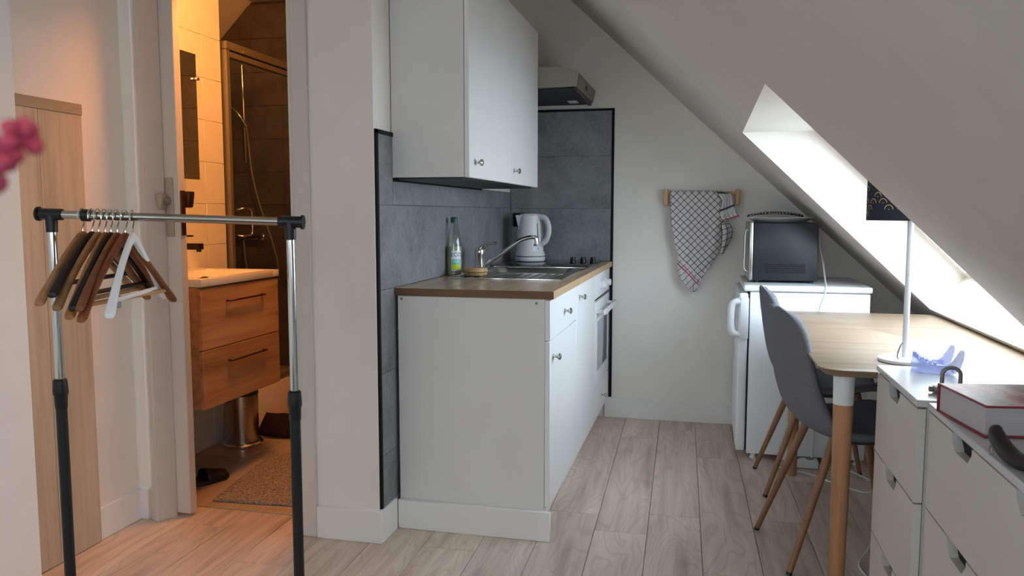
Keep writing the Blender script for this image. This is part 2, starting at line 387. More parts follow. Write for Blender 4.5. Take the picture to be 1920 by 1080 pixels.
# sloping ceiling with the desk skylight opening and the added fill one
sl = MB()
def C(x, y): return (x, y, cz(x))
y0, y1 = -2.6, YB
xt, xb = -.88, 1.50
ys = [y0, y1]
sl.face(C(xt, y0), C(xt, y1), C(-.075, y1), C(-.075, y0))
sl.face(C(-.075, y0), C(-.075, y1), C(HX, y1), C(HX, y0))
sl.face(C(SX, y0), C(SX, y1), C(xb, y1), C(xb, y0))
strips = [((y0, y0), FILL_WIN2['near']), (FILL_WIN2['far'], WIN1['near']), (WIN1['far'], (y1, y1))]
for a, b in strips: sl.face(C(HX, a[0]), C(HX, b[0]), C(SX, b[1]), C(SX, a[1]))
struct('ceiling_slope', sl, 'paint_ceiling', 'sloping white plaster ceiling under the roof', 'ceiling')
def skylight(name, w, label):
    root = thing(name, label, 'window', ((HX+SX)/2, (w['far'][0]+w['near'][0])/2, cz((HX+SX)/2))); root['kind'] = 'structure'
    D = .20
    ho = Vector((HX + D/NRM.x, 0, cz(HX)))                 # head reveal runs level
    so = Vector((SX, 0, cz(SX))) + NRM*D                  # sill reveal stands square to the roof
    hi, si = Vector((HX, 0, cz(HX))), Vector((SX, 0, cz(SX)))
    Y = lambda v, y: (v.x, y, v.z)
    r = MB()
    fh, fs_, nh, ns = w['far'][0], w['far'][1], w['near'][0], w['near'][1]
    r.face(Y(hi, fh), Y(ho, fh), Y(so, fs_), Y(si, fs_))
    r.face(Y(hi, nh), Y(ho, nh), Y(so, ns), Y(si, ns))
    r.build('side_reveal', 'paint', root)
    MB().face(Y(hi, nh), Y(hi, fh), Y(ho, fh), Y(ho, nh)).build('head_reveal', 'paint', root)
    MB().face(Y(si, ns), Y(si, fs_), Y(so, fs_), Y(so, ns)).build('sill_reveal', 'paint', root)
    A0, A1, A2, A3 = Vector(Y(ho, nh)), Vector(Y(ho, fh)), Vector(Y(so, fs_)), Vector(Y(so, ns))
    cen = (A0+A1+A2+A3)/4
    fr = MB()
    Q = [A0, A1, A2, A3]
    for i in range(4):
        a, b = Q[i], Q[(i+1) % 4]
        ai, bi = a+(cen-a).normalized()*.07, b+(cen-b).normalized()*.07
        ao, bo = a-(cen-a).normalized()*.03, b-(cen-b).normalized()*.03
        up = NRM*.05
        V = [fr.bm.verts.new(v) for v in (ao, bo, bi, ai, ao+up, bo+up, bi+up, ai+up)]
        for f in ((0, 1, 2, 3), (4, 7, 6, 5), (0, 4, 5, 1), (1, 5, 6, 2), (2, 6, 7, 3), (3, 7, 4, 0)): fr.bm.faces.new([V[k] for k in f])
    fr.build('frame', 'window_wood', root)
    up = NRM*.025
    MB().face(*[q+(cen-q).normalized()*.06+up for q in Q]).build('pane', 'pane', root)
    hd = A0.lerp(A1, .5) + (cen-A0.lerp(A1, .5)).normalized()*.03
    MB().box(hd.x-.012, hd.x+.012, hd.y-.25, hd.y+.25, hd.z-.03, hd.z-.012, b=.004).build('control_bar', 'window_wood', root)
skylight('window_1', WIN1, 'roof window in a deep white well above the desk')
skylight('fill_window_2', FILL_WIN2, 'second roof window added behind the camera for fill light')
def upright_fill_window(name, w, label):
    ax, p, (a, b), za, zb = w; c = (a+b)/2
    root = thing(name, label, 'window', (c, p, za) if ax == 'y' else (p, c, za)); root['kind'] = 'structure'
    def bx(u0, u1, z0, z1, d0, d1): return (u0, u1, p-d1, p-d0, z0, z1) if ax == 'y' else (p-d1, p-d0, u0, u1, z0, z1)
    f = MB()
    for q in ((a, a+.06, za, zb), (b-.06, b, za, zb), (a+.06, b-.06, za, za+.06), (a+.06, b-.06, zb-.06, zb), (c-.04, c+.04, za+.06, zb-.06)): f.box(*bx(*q, .03, .08))
    f.build('frame', 'window_wood', root)
    for u0, u1 in ((a+.06, c-.04), (c+.04, b-.06)): MB().box(*bx(u0, u1, za+.06, zb-.06, .05, .056)).build('pane', 'pane', root)
upright_fill_window('fill_window_3', FILL_WIN3, 'wide window added in the wall behind the camera for fill light')
upright_fill_window('fill_window_4', FILL_WIN4, 'window added in the left wall behind the camera for fill light')
# skirting boards
def skirt(name, x0, x1, y0, y1, label, z1=.12): struct(name, B(x0, x1, y0, y1, 0, z1, b=.003, seg=1), 'skirting', label, 'baseboard')
skirt('baseboard_back', -.548, 1.40, YB-.015, YB, 'white skirting along the gable wall')
skirt('baseboard_left', XL, XL+.015, 2.382, YP+.005, 'white skirting on the wall beside the wooden panel')
skirt('baseboard_left_return', XL+.002, -2.074, 2.597, 2.617, 'short white skirting piece beside the sliding door frame')
struct('baseboard_partition', MB().prism([(-1.357, 2.590), (-1.102, 2.590), (-1.102, 2.745), (XW, 2.745), (XW, YP), (-1.357, YP)], 'z', 0, .12, b=.002, seg=1), 'skirting', 'white skirting around the pier beside the doorway', 'baseboard')
skirt('baseboard_unit', -1.102, -.518, 2.745, 2.759, 'white skirting across the foot of the kitchen end panel', .112)
# door casing and sliding door
cs = MB().prism([(-2.076, 2.612), (-2.036, 2.592), (-2.026, 2.592), (-1.990, 2.652), (-1.990, 2.658), (-2.03, 2.658), (-2.076, 2.64)], 'z', 0, 2.06)
struct('trim_1', cs, 'door_white', 'white chamfered door casing on the left of the doorway', 'door frame')
struct('trim_2', MB().box(-1.42, -1.357, 2.592, YP, 0, 2.12, b=.003, seg=1).box(-1.43, -1.418, 2.592, 2.785, 0, 2.06), 'door_white', 'white door casing on the right of the doorway', 'door frame')
struct('trim_3', B(-2.09, -1.357, 2.592, YP, 2.05, 2.12, b=.003, seg=1), 'door_white', 'white casing above the doorway', 'door frame')
struct('trim_4', B(-2.03, -1.42, 2.765, 2.815, 0, .006, b=.002, seg=1), 'pale_oak_rail', 'wooden threshold strip of the bathroom', 'threshold')
door = thing('door_1', 'white sliding pocket door pushed back into the wall', 'door', (-2.05, 2.68, .012)); door['kind'] = 'structure'
B(-2.19, -1.931, 2.660, 2.70, .012, 2.045, b=.003, seg=1).build('leaf', 'door_white', door)
B(-1.988, -1.954, 2.6555, 2.661, 1.095, 1.318, b=.004).build('lock_plate', 'satin_plate', door)
MB().prism([(-2.010, 1.258), (-1.974, 1.258), (-1.982, 1.198), (-1.998, 1.198)], 'y', 2.622, 2.655, b=.006).build('knob', 'satin_plate', door)
MB().cyl((-1.984, 2.64, 1.23), (-1.970, 2.66, 1.23), .013).build('knob_neck', 'lead_grey', door)
B(-1.9325, -1.926, 2.668, 2.692, 1.10, 1.27, b=.002).build('latch_plate', 'bronze', door)
MB().prism([(-1.97, 1.268), (-1.915, 1.268), (-1.925, 1.205), (-1.96, 1.205)], 'y', 2.705, 2.74, b=.006).build('inner_knob', 'bronze', door)
# ------------------------------------------------------------------ grey splashback tiles
wt = struct('wall_tiling_side', B(XW, XW+.002, 2.612, YB, .12, 1.306), 'grout_dark', 'grey concrete look tiling on the kitchen side wall', 'tiling')
rows = [(.12, .31), (.31, .61), (.61, .911), (.911, 1.214), (1.214, 1.306)]
for z0, z1 in rows:
    for a, b in ((2.626, 3.243), (3.243, 3.843), (3.843, YB-.008)):
        if z0 > 1.2:
            if a < 2.7: piece(wt, 'tile', (.007, .132, .246), (XW+.0035, 2.692, 1.337), 'concrete_tile', .0008); a = 2.76
        piece(wt, 'tile', (.007, b-a-.0015, z1-z0-.0015), (XW+.0035, (a+b)/2, (z0+z1)/2), 'concrete_tile', .0008)
wt2 = struct('wall_tiling_back', B(XW+.007, -.525, YB-.002, YB, .12, 1.762), 'grout_dark', 'grey concrete look tiling on the gable wall behind the hob', 'tiling')
for z0, z1 in ((.12, .31), (.31, .61), (.61, .911), (.911, 1.211), (1.211, 1.509), (1.509, 1.762)):
    piece(wt2, 'tile', (.588, .007, z1-z0-.0015), (XW+.008+.294, YB-.0035, (z0+z1)/2), 'concrete_tile', .0008)
struct('trim_5', MB().box(XW-.001, XW+.010, 2.611, 2.626, .122, 1.475, b=.001).box(XW-.001, XW+.010, 2.611, 2.762, 1.460, 1.475, b=.001), 'black_trim', 'black edge profile around the tiles beside the kitchen pier', 'trim')
struct('trim_6', B(XW, XW+.010, 2.762, 3.96, 1.300, 1.311), 'black_trim', 'black edge profile under the wall cabinet', 'trim')
struct('trim_7', MB().box(-.522, -.508, YB-.011, YB, .122, 1.773, b=.001).box(XW+.01, -.522, YB-.011, YB, 1.760, 1.773, b=.001), 'black_trim', 'black edge profile around the hob wall tiles', 'trim')

# ------------------------------------------------------------------ kitchen units
FX = -.525
def knob(parent, y, z, x=FX):
    MB().lathe([(.0095, 0), (.0095, .002), (.005, .004), (.0045, .014), (.0095, .018), (.0125, .023), (.0115, .028), (.006, .031)], (x, y, z), 18, ax='x').build('knob', 'nickel', parent)
bc = thing('base_cabinet', 'white base cabinet with one drawer and one door at the near end', 'cabinet', (-.82, 3.06, 0))
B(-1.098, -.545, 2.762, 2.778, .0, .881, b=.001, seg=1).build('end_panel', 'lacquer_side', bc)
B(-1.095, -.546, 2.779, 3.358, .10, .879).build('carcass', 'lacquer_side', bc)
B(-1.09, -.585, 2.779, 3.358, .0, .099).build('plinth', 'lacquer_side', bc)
d = B(-.544, FX, 2.763, 3.358, .7325, .877, b=.0015, seg=1).build('drawer_front', 'lacquer', bc); knob(d, 3.06, .806)
d = B(-.544, FX, 2.763, 3.358, .126, .7295, b=.0015, seg=1).build('door', 'lacquer', bc); knob(d, 2.82, .668)
for x, z in ((-1.083, .870), (-.574, .866)): MB().cyl((x, 2.7625, z), (x, 2.7605, z), .005, n=12).build('screw_cap', 'lead_grey', bc)
B(-.546, -.5445, 2.762, 2.764, .7285, .7335).build('hinge_line', 'white_plastic', bc)
sc = thing('sink_cabinet', 'white sink base cabinet with a single tall door', 'cabinet', (-.82, 3.66, 0))
ca = MB().box(-1.095, -.546, 3.360, 3.376, .10, .879).box(-1.095, -.546, 3.942, 3.958, .10, .879).box(-1.095, -.546, 3.376, 3.942, .10, .116).box(-1.095, -1.085, 3.376, 3.942, .116, .879)
ca.build('carcass', 'lacquer_side', sc)
B(-1.09, -.585, 3.36, 3.958, 0, .099).build('plinth', 'lacquer_side', sc)
d = B(-.544, FX, 3.361, 3.957, .126, .877, b=.0015, seg=1).build('door', 'lacquer', sc); knob(d, 3.44, .822)
ov = thing('oven', 'white built-in oven with two dials and a bar handle', 'oven', (-.82, 4.26, 0))
B(-1.09, -.546, 3.962, 4.558, .10, .879).build('body', 'lacquer_side', ov)
B(-1.09, -.585, 3.962, 4.558, 0, .099).build('plinth', 'lacquer_side', ov)
p = B(-.545, FX, 3.963, 4.557, .752, .877, b=.002).build('control_panel', 'appliance', ov)
for y in (4.16, 4.34): MB().lathe([(.024, 0), (.024, .012), (.019, .016), (.017, .034), (.012, .036)], (FX, y, .812), 22, ax='x').build('dial', 'white_plastic', p)
B(-.546, -.536, 3.963, 4.557, .738, .752).build('vent_gap', 'dark_gap', ov)
d = B(-.545, FX, 3.966, 4.554, .285, .736, b=.003).build('oven_door', 'appliance', ov)
B(-.5265, -.5235, 4.06, 4.46, .37, .63, b=.001).build('window', 'oven_glass_reflect', d)
h = MB().box(-.489, -.474, 4.00, 4.52, .672, .700, b=.006)
for y in (4.03, 4.49): h.box(-.526, -.486, y-.012, y+.012, .678, .694, b=.003)
h.build('handle', 'white_plastic', d)
d = B(-.545, FX, 3.963, 4.557, .126, .278, b=.0015, seg=1).build('drawer_front', 'lacquer', ov); knob(d, 4.26, .205)
B(-.546, -.54, 3.963, 4.557, .278, .285).build('drawer_gap', 'dark_gap', ov)
# worktop with a cut-out for the sink bowl
wk = thing('worktop', 'oak laminate worktop over the kitchen units', 'worktop', (-.81, 3.67, .882))
x0, x1, y0_, y1_ = XW+.008, -.512, 2.758, YB-.010
bx0, bx1, by0, by1 = -1.005, -.605, 3.55, 3.90
def ring(m, za, zb): m.box(x0, x1, y0_, by0, za, zb).box(x0, x1, by1, y1_, za, zb).box(x0, bx0, by0, by1, za, zb).box(bx1, x1, by0, by1, za, zb)
m = MB(); x0a, x1a, y0a = x0, x1, y0_
x1 -= .0015; y0_ += .0015; ring(m, .882, .910); m.build('slab', 'oak_top', wk); x1 += .0015; y0_ -= .0015
B(x0, x1, y0_, y0_+.0014, .882, .9095).build('end_edge', 'oak_end_shaded', wk)
B(x1-.0014, x1, y0_+.0014, y1_, .882, .9095).build('front_edge', 'oak_front_lit', wk)
# sink
sk = thing('kitchen_sink', 'stainless steel inset sink with draining board', 'sink', (-.80, 3.57, .91))
rx0, rx1, ry0, ry1 = -1.045, -.566, 3.20, 3.945
rm = MB(); za, zb = .9105, .9135
rm.box(rx0, rx1, by1-.002, ry1, za, zb).box(rx0, bx0+.002, ry0, by1, za, zb).box(bx1-.002, rx1, ry0, by1, za, zb).box(bx0, bx1, by0-.03, by0+.002, za, zb).box(bx0, bx1, ry0, ry0+.03, za, zb)
rm.build('deck', 'steel', sk)
B(bx0, bx1, ry0+.028, by0-.028, .9095, .9112).build('draining_board', 'steel', sk)
for k in range(9): B(bx0+.035+k*.041, bx0+.047+k*.041, ry0+.045, by0-.04, .911, .9145, b=.0015, seg=1).build('ridge', 'steel', sk)
bo = MB(); T = .004
def bowl(x0, x1, y0, y1, z): 
    r = .05; q = []
    for cx, cy, a0 in ((x1-r, y1-r, 0), (x0+r, y1-r, 90), (x0+r, y0+r, 180), (x1-r, y0+r, 270)):
        for a in range(0, 91, 18): q.append((cx+r*math.cos(math.radians(a0+a)), cy+r*math.sin(math.radians(a0+a)), z))
    return q
bo.rings([bowl(bx0+.001, bx1-.001, by0+.001, by1-.001, .9134), bowl(bx0+.006, bx1-.006, by0+.006, by1-.006, .905), bowl(bx0+.016, bx1-.016, by0+.016, by1-.016, .79), bowl(bx0+.03, bx1-.03, by0+.03, by1-.03, .775)], cap=False)
bo.bm.faces.new([bo.bm.verts[i] for i in ()]) if False else None
bo.bm.verts.ensure_lookup_table(); n_ = 24; bo.bm.faces.new([bo.bm.verts[len(bo.bm.verts)-24+i] for i in range(24)])
bo.build('bowl', 'steel', sk)
MB().lathe([(.045, 0), (.045, .003), (.03, .003), (.028, .001)], (-.805, 3.725, .7755), 24).build('drain', 'chrome', sk)
rr = MB().box(rx0-.002, rx1+.002, ry0-.002, ry0+.004, .910, .916, b=.001).box(rx0-.002, rx1+.002, ry1-.004, ry1+.002, .910, .916, b=.001).box(rx0-.002, rx0+.004, ry0, ry1, .910, .916, b=.001).box(rx1-.004, rx1+.002, ry0, ry1, .910, .916, b=.001)
rr.build('raised_rim', 'chrome', sk)
# mixer tap
fx, fy = -1.020, 3.60
fc = thing('kitchen_mixer_tap', 'chrome single lever mixer tap with a long angled spout', 'tap', (fx, fy, .9135))
MB().lathe([(.027, 0), (.027, .006), (.022, .010), (.021, .075), (.024, .080), (.024, .098), (.018, .112), (.004, .118)], (fx, fy, .9135), 24).build('body', 'chrome', fc)
MB().tube(smooth_path([(fx+.004, fy, 1.015), (fx+.022, fy-.006, 1.034), (fx+.055, fy-.02, 1.044), (fx+.092, fy-.035, 1.046)], 5), [.021, .020, .019, .017, .015, .013, .0115, .0105, .010, .0095, .009, .009, .009, .009, .010, .008], 12, sx=.75).build('lever', 'chrome', fc)
MB().tube(smooth_path([(fx+.01, fy, .936), (fx+.05, fy+.002, .958), (fx+.125, fy+.005, 1.012), (fx+.19, fy+.008, 1.058), (fx+.235, fy+.01, 1.073), (fx+.262, fy+.01, 1.073), (fx+.268, fy+.01, 1.062), (fx+.268, fy+.01, 1.042)], 5), .0095, 14).build('spout', 'chrome', fc)
MB().cyl((fx+.268, fy+.01, 1.044), (fx+.268, fy+.01, 1.034), .0125).build('aerator', 'lead_grey', fc)
# dish brush head lying on the sink deck
bs = thing('scrub_brush', 'round wooden scrub brush head lying on the draining board', 'brush', (-.965, 3.34, .9145))
MB().lathe([(.046, 0), (.05, .003), (.05, .013), (.046, .015)], (-.965, 3.34, .9148), 28).build('bristles', 'bristle', bs)
MB().lathe([(.046, 0), (.052, .003), (.052, .013), (.046, .019), (.01, .020)], (-.965, 3.34, .9300), 28).build('wood_back', 'pine_rail', bs)
# washing-up liquid
bx, by = -1.076, 3.385
bt = thing('dish_soap_bottle', 'clear bottle of dish soap with green cap and white label', 'bottle', (bx, by, .9105))
MB().lathe([(.030, 0), (.034, .004), (.034, .012), (.034, .125), (.032, .15), (.024, .19), (.015, .220), (.0125, .235), (.0125, .242)], (bx, by, .9105), 28).build('bottle_body', 'bottle_clear', bt)
MB().lathe([(.027, 0), (.031, .003), (.0315, .10), (.031, .124), (.030, .125)], (bx, by, .9135), 28).build('liquid', 'soap_liquid', bt)
MB().lathe([(.0155, 0), (.0155, .020), (.013, .024), (.008, .025)], (bx, by, 1.142), 20).build('cap', 'green_cap', bt)
def wrap(u, z, r): a = -1.02 + u/r; return (bx + r*math.cos(a), by + r*math.sin(a), .9105 + z)
lb = MB().grid(lambda u, v: wrap(-.022+u*.044, .022+v*.088, .0346), 12, 1).build('paper_label', 'label_white', bt)
MB().grid(lambda u, v: wrap(-.020+u*.04, .050+v*.022, .0349), 12, 1).build('teal_band', 'label_teal', lb)
MB().grid(lambda u, v: wrap(-.020+u*.04, .027+v*.024, .0349), 12, 1).build('green_band', 'label_green', lb)
for tx, zc, mt, sz in (('ECO', .092, 'label_blue', .024), ('VER', .061, 'label_white', .020)):
    V, F = text_faces(tx, sz); m = MB(); vs = [m.bm.verts.new(wrap(q.x, zc+q.y, .0352)) for q in V]
    for f in F:
        try: m.bm.faces.new([vs[i] for i in f])
        except ValueError: pass
    m.build('printed_letters', mt, lb)
# hob
hb = thing('ceramic_hob', 'black glass ceramic hob with three black dials', 'hob', (-.82, 4.28, .9105))
B(-1.072, -.566, 3.975, 4.575, .9105, .9165, b=.002).build('glass_plate', 'hob_glass', hb)
for x, y in ((-.70, 4.345), (-.645, 4.355), (-.592, 4.365)): MB().lathe([(.017, 0), (.017, .006), (.0155, .009), (.014, .026), (.012, .028)], (x, y, .9165), 20).build('dial', 'socket_black', hb)
for x, y, r in ((-.95, 4.13, .09), (-.95, 4.42, .075), (-.74, 4.12, .075)): MB().lathe([(r, 0), (r, .0004), (r-.003, .0004), (r-.003, 0)], (x, y, .9164), 40, cap=False).build('ring_mark', 'logo_grey', hb)
# kettle
kx, ky = -.947, 4.375
kt = thing('electric_kettle', 'white plastic electric kettle standing on the hob', 'kettle', (kx, ky, .917))
K0 = .917
MB().lathe([(.070, 0), (.080, .003), (.084, .012), (.084, .022), (.082, .026)], (kx, ky, K0), 36).build('base', 'white_plastic', kt)
MB().lathe([(.081, 0), (.081, .004)], (kx, ky, K0+.0245), 36).build('base_gap', 'socket_black', kt)
MB().lathe([(.079, .029), (.084, .033), (.080, .052), (.075, .057), (.0745, .062), (.072, .13), (.066, .20), (.060, .252), (.054, .258)], (kx, ky, K0), 40).build('body', 'white_plastic', kt)
MB().lathe([(.055, 0), (.053, .006), (.03, .009), (.004, .010)], (kx, ky, K0+.257), 32).build('lid', 'white_plastic', kt)
sa = math.radians(212)
def kp(r, da, z): return (kx+r*math.cos(sa+da), ky+r*math.sin(sa+da), K0+z)
m = MB(); Tp, Lf, Rt, Bt, Ct = (m.bm.verts.new(q) for q in (kp(.086, 0, .256), kp(.058, -.42, .257), kp(.058, .42, .257), kp(.0655, 0, .165), kp(.045, 0, .257)))
for f_ in ((Tp, Lf, Bt), (Tp, Bt, Rt), (Tp, Rt, Ct, Lf), (Lf, Ct, Rt, Bt)): m.bm.faces.new(f_)
m.build('spout', 'white_plastic', kt)
MB().tube(smooth_path([(kx+.052, ky-.02, K0+.248), (kx+.090, ky-.034, K0+.240), (kx+.112, ky-.043, K0+.20), (kx+.112, ky-.043, K0+.155), (kx+.095, ky-.036, K0+.115), (kx+.066, ky-.026, K0+.095)], 6), .0125, 12, sx=1.25).build('handle', 'white_plastic', kt)
a = -.72
def ks(u, z, r): aa = a + u; return (kx+r*math.cos(aa), ky+r*math.sin(aa), K0+z)
MB().grid(lambda u, v: ks(-.06*(1-.3*v)+.12*u*(1-.3*v), .105+.105*v, .0752-.0085*v), 4, 6).build('water_gauge', 'logo_grey', kt)
MB().grid(lambda u, v: ks(-.16+.2*u, .086+.003*v, .0755), 4, 1).build('logo_mark', 'logo_grey', kt)
MB().grid(lambda u, v: ks(-.08+.1*u, .070+.005*v, .0757), 4, 1).build('switch_mark', 'lead_grey', kt)
solo('wall_socket', MB().box(-1.095, -1.000, YB-.018, YB-.0075, 1.105, 1.186, b=.004).box(-1.085, -1.012, YB-.020, YB-.017, 1.115, 1.176, b=.003), 'socket_black', 'black double wall socket on the grey tiles behind the kettle', 'socket', (-1.047, YB-.01, 1.105))
# wall cabinet
UX = -.819
wc = thing('wall_cabinet', 'white wall cabinet with two doors above the worktop', 'cabinet', (-.97, 3.36, 1.312))
B(XW+.003, UX-.020, 2.761, 3.958, 1.314, 2.068, b=.001, seg=1).build('carcass', 'lacquer_side', wc)
for a, b, ky_ in ((2.761, 3.359, 2.835), (3.361, 3.958, 3.445)):
    d = B(UX-.018, UX, a, b, 1.312, 2.070, b=.0015, seg=1).build('door', 'lacquer', wc); knob(d, ky_, 1.368, UX)
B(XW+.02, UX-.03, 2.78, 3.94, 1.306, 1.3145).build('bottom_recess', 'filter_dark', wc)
# hood
rh = thing('range_hood', 'stainless steel extractor hood with slanted front', 'hood', (-.86, 4.26, 1.795))
MB().prism([(XW+.003, 1.907), (-.712, 1.905), (-.614, 1.868), (-.628, 1.803), (XW+.003, 1.795)], 'y', 3.962, 4.56, b=.002, seg=1).build('housing', 'brushed_steel', rh)
B(XW+.02, -.65, 3.985, 4.535, 1.7895, 1.798).build('grease_filter', 'filter_dark', rh)
B(-.74, -.69, 4.36, 4.45, 1.787, 1.791, b=.001).build('lamp_cover', 'white_plastic', rh)
B(-.655, -.635, 3.965, 4.555, 1.786, 1.802, b=.002).build('front_lip', 'black_plastic', rh)
B(-.6235, -.6165, 4.235, 4.285, 1.828, 1.848, b=.002).build('switch', 'socket_black', rh)

# ------------------------------------------------------------------ fridge corner
fr = thing('refrigerator', 'white undercounter refrigerator with a bow handle', 'refrigerator', (.46, 4.24, 0))
B(.216, .748, 3.94, 4.545, .028, .812, b=.006).build('body', 'appliance', fr)
B(.186, .756, 3.930, 4.555, .815, .845, b=.010, seg=3).build('top', 'appliance', fr)
d = B(.166, .209, 3.938, 4.547, .040, .806, b=.010, seg=3).build('door', 'appliance', fr)
B(.2085, .2165, 3.945, 4.54, .045, .806).build('gasket', 'dark_gap', fr)
hy = 3.945
hp = smooth_path([(.182, hy, .766), (.152, hy, .764), (.136, hy, .750), (.131, hy, .72), (.131, hy, .66), (.135, hy, .625), (.150, hy, .609), (.182, hy, .606)], 5)
MB().tube(hp, .0195, 14, sx=.85, sy=1.1, up=(1, 0, 0)).build('handle', 'white_plastic', d)
B(.172, .211, 3.922, 3.9385, .588, .786, b=.005).build('handle_plate', 'white_plastic', d)
for x, y in ((.25, 3.97), (.72, 3.97), (.25, 4.51), (.72, 4.51)): MB().lathe([(.016, 0), (.018, .004), (.012, .008), (.012, .03)], (x, y, 0), 14).build('foot', 'white_plastic', fr)
B(.262, .275, 3.9365, 3.9405, .735, .765, b=.002).build('hinge_cover', 'white_plastic', fr)
mw = thing('microwave_oven', 'dark microwave oven on top of the white refrigerator', 'microwave', (.38, 4.3, .846))
B(.232, .532, 4.08, 4.53, .856, 1.138, b=.006).build('case', 'microwave_paint', mw)
d = B(.214, .231, 4.078, 4.532, .856, 1.140, b=.003).build('door', 'steel', mw)
MB().tube(smooth_path([(.216, 4.11, 1.10), (.196, 4.11, 1.095), (.193, 4.11, 1.0), (.194, 4.11, .91), (.216, 4.11, .90)], 4), .005, 10).build('handle', 'steel', d)
for x, y in ((.255, 4.11), (.505, 4.11), (.255, 4.5), (.505, 4.5)): MB().cyl((x, y, .845), (x, y, .857), .012, n=12).build('foot', 'black_plastic', mw)
for k in range(5): B(.29, .475, 4.0785, 4.081, .895+k*.0095, .899+k*.0095).build('vent_slot', 'dark_gap', mw)
pt = thing('serving_plate', 'white oval serving plate on the microwave oven', 'plate', (.372, 4.27, 1.139))
def oval(c, a, b, z, n=40): return [(c[0]+a*math.cos(2*PI*k/n), c[1]+b*math.sin(2*PI*k/n), z) for k in range(n)]
pc = (.370, 4.26)
MB().rings([oval(pc, .10, .075, 1.139), oval(pc, .12, .085, 1.1395), oval(pc, .162, .112, 1.160), oval(pc, .160, .110, 1.163), oval(pc, .118, .083, 1.1445), oval(pc, .01, .01, 1.1445)]).build('dish', 'ceramic', pt)
wm = MB(); ww = []
wm.grid(lambda u, v: (.212+.26*u + .0, 4.17+.17*v, 1.1705 + .016*math.sin(u*PI)**.7 + .003*math.sin(u*9+v*5)), 18, 12)
solo('woven_placemat', wm, 'woven', 'black and white woven placemat folded on the white plate', 'placemat', (.34, 4.255, 1.166), solid=.007)
solo('microwave_cable', MB().tube(smooth_path([(.536, 4.30, 1.09), (.550, 4.26, 1.07), (.557, 4.2, 1.0), (.560, 4.1, .93), (.556, 3.99, .868), (.552, 3.927, .845), (.545, 3.922, .80), (.528, 3.921, .74), (.52, 3.922, .60), (.52, 3.925, .30), (.515, 3.92, .06), (.512, 3.90, .025)], 6), .0042, 8), 'cable_white', 'white cable hanging from the microwave oven down the refrigerator side', 'cable', (.52, 3.9, .02))
# towel rail and tea towel
tr = thing('towel_rail', 'small wooden towel rail on the gable wall', 'towel rail', (-.02, YB-.03, 1.23))
for x in (-.214, .170): B(x-.013, x+.013, YB-.062, YB, 1.228, 1.314, b=.006).build('end_bracket', 'pine_rail', tr)
MB().cyl((-.21, YB-.045, 1.292), (.166, YB-.045, 1.292), .010).build('rod', 'pine_rail', tr)
tt = thing('tea_towel', 'checked white tea towel with a red border hanging on the wooden rail', 'towel', (-.02, YB-.07, 1.29))
Lp = [(-.190, 1.305), (-.188, 1.22), (-.182, 1.13), (-.165, 1.04), (-.148, .97), (-.140, .93), (-.146, .88), (-.128, .82), (-.066, .750)]
Rp = [(.085, 1.305), (.092, 1.24), (.098, 1.16), (.090, 1.08), (.098, 1.02), (.066, .955), (.035, .90), (-.005, .835), (-.042, .752)]
def cl(u, v):
    l, r = lerp_list(Lp, v), lerp_list(Rp, v); x = l[0]+(r[0]-l[0])*u; z = l[1]+(r[1]-l[1])*u
    y = YB-.062 - .012*v - .012*math.sin(u*9+.8)*min(1, v*3) - .006*math.sin(u*21+v*6)*min(1, v*3)
    return (x, y, z)
def cuv(u, v):
    p = cl(u, v); x, z = p[0], p[2]; return (((x+z)-(.735))*.7071, (x-z)*.7071)
MB().grid(cl, 30, 30, cuv).build('cloth', 'check_cloth', tt, solid=.003)
MB().grid(lambda u, v: (-.19+.275*u, YB-.045+.017*math.cos(PI*v)*-1, 1.302+.004*math.sin(PI*v)), 10, 8, lambda u, v: (.4+.2*u, .2*v)).build('fold_over_rod', 'check_cloth', tt, solid=.003)
MB().grid(lambda u, v: (-.17+.24*u, YB-.028, 1.303-.16*v), 6, 6, lambda u, v: (.2+.2*u+.16*v, .2*u-.16*v)).build('back_drop', 'check_cloth', tt, solid=.003)
La = [(.055, 1.305), (.088, 1.25), (.076, 1.20), (.082, 1.155), (.098, 1.14)]; Ra = [(.125, 1.292), (.138, 1.285), (.150, 1.23), (.166, 1.19), (.182, 1.165)]
def fl(u, v):
    l, r = lerp_list(La, v), lerp_list(Ra, v); return (l[0]+(r[0]-l[0])*u, YB-.085-.010*math.sin(u*5+v*2), l[1]+(r[1]-l[1])*u)
MB().grid(fl, 12, 12, lambda u, v: (.03+.06*(1-v), .3*u*.4)).build('corner_flap', 'check_cloth', tt, solid=.003)
Lb = [(.085, 1.13), (.092, 1.08), (.090, 1.02), (.085, .965)]; Rb = [(.128, 1.132), (.147, 1.10), (.143, 1.05), (.100, .962)]
MB().grid(lambda u, v: ((lambda l, r: (l[0]+(r[0]-l[0])*u, YB-.078-.014*math.sin(u*4+.5), l[1]+(r[1]-l[1])*u))(lerp_list(Lb, v), lerp_list(Rb, v))), 10, 12, lambda u, v: (.08+.15*v, .06*u)).build('side_fold', 'check_cloth', tt, solid=.003)
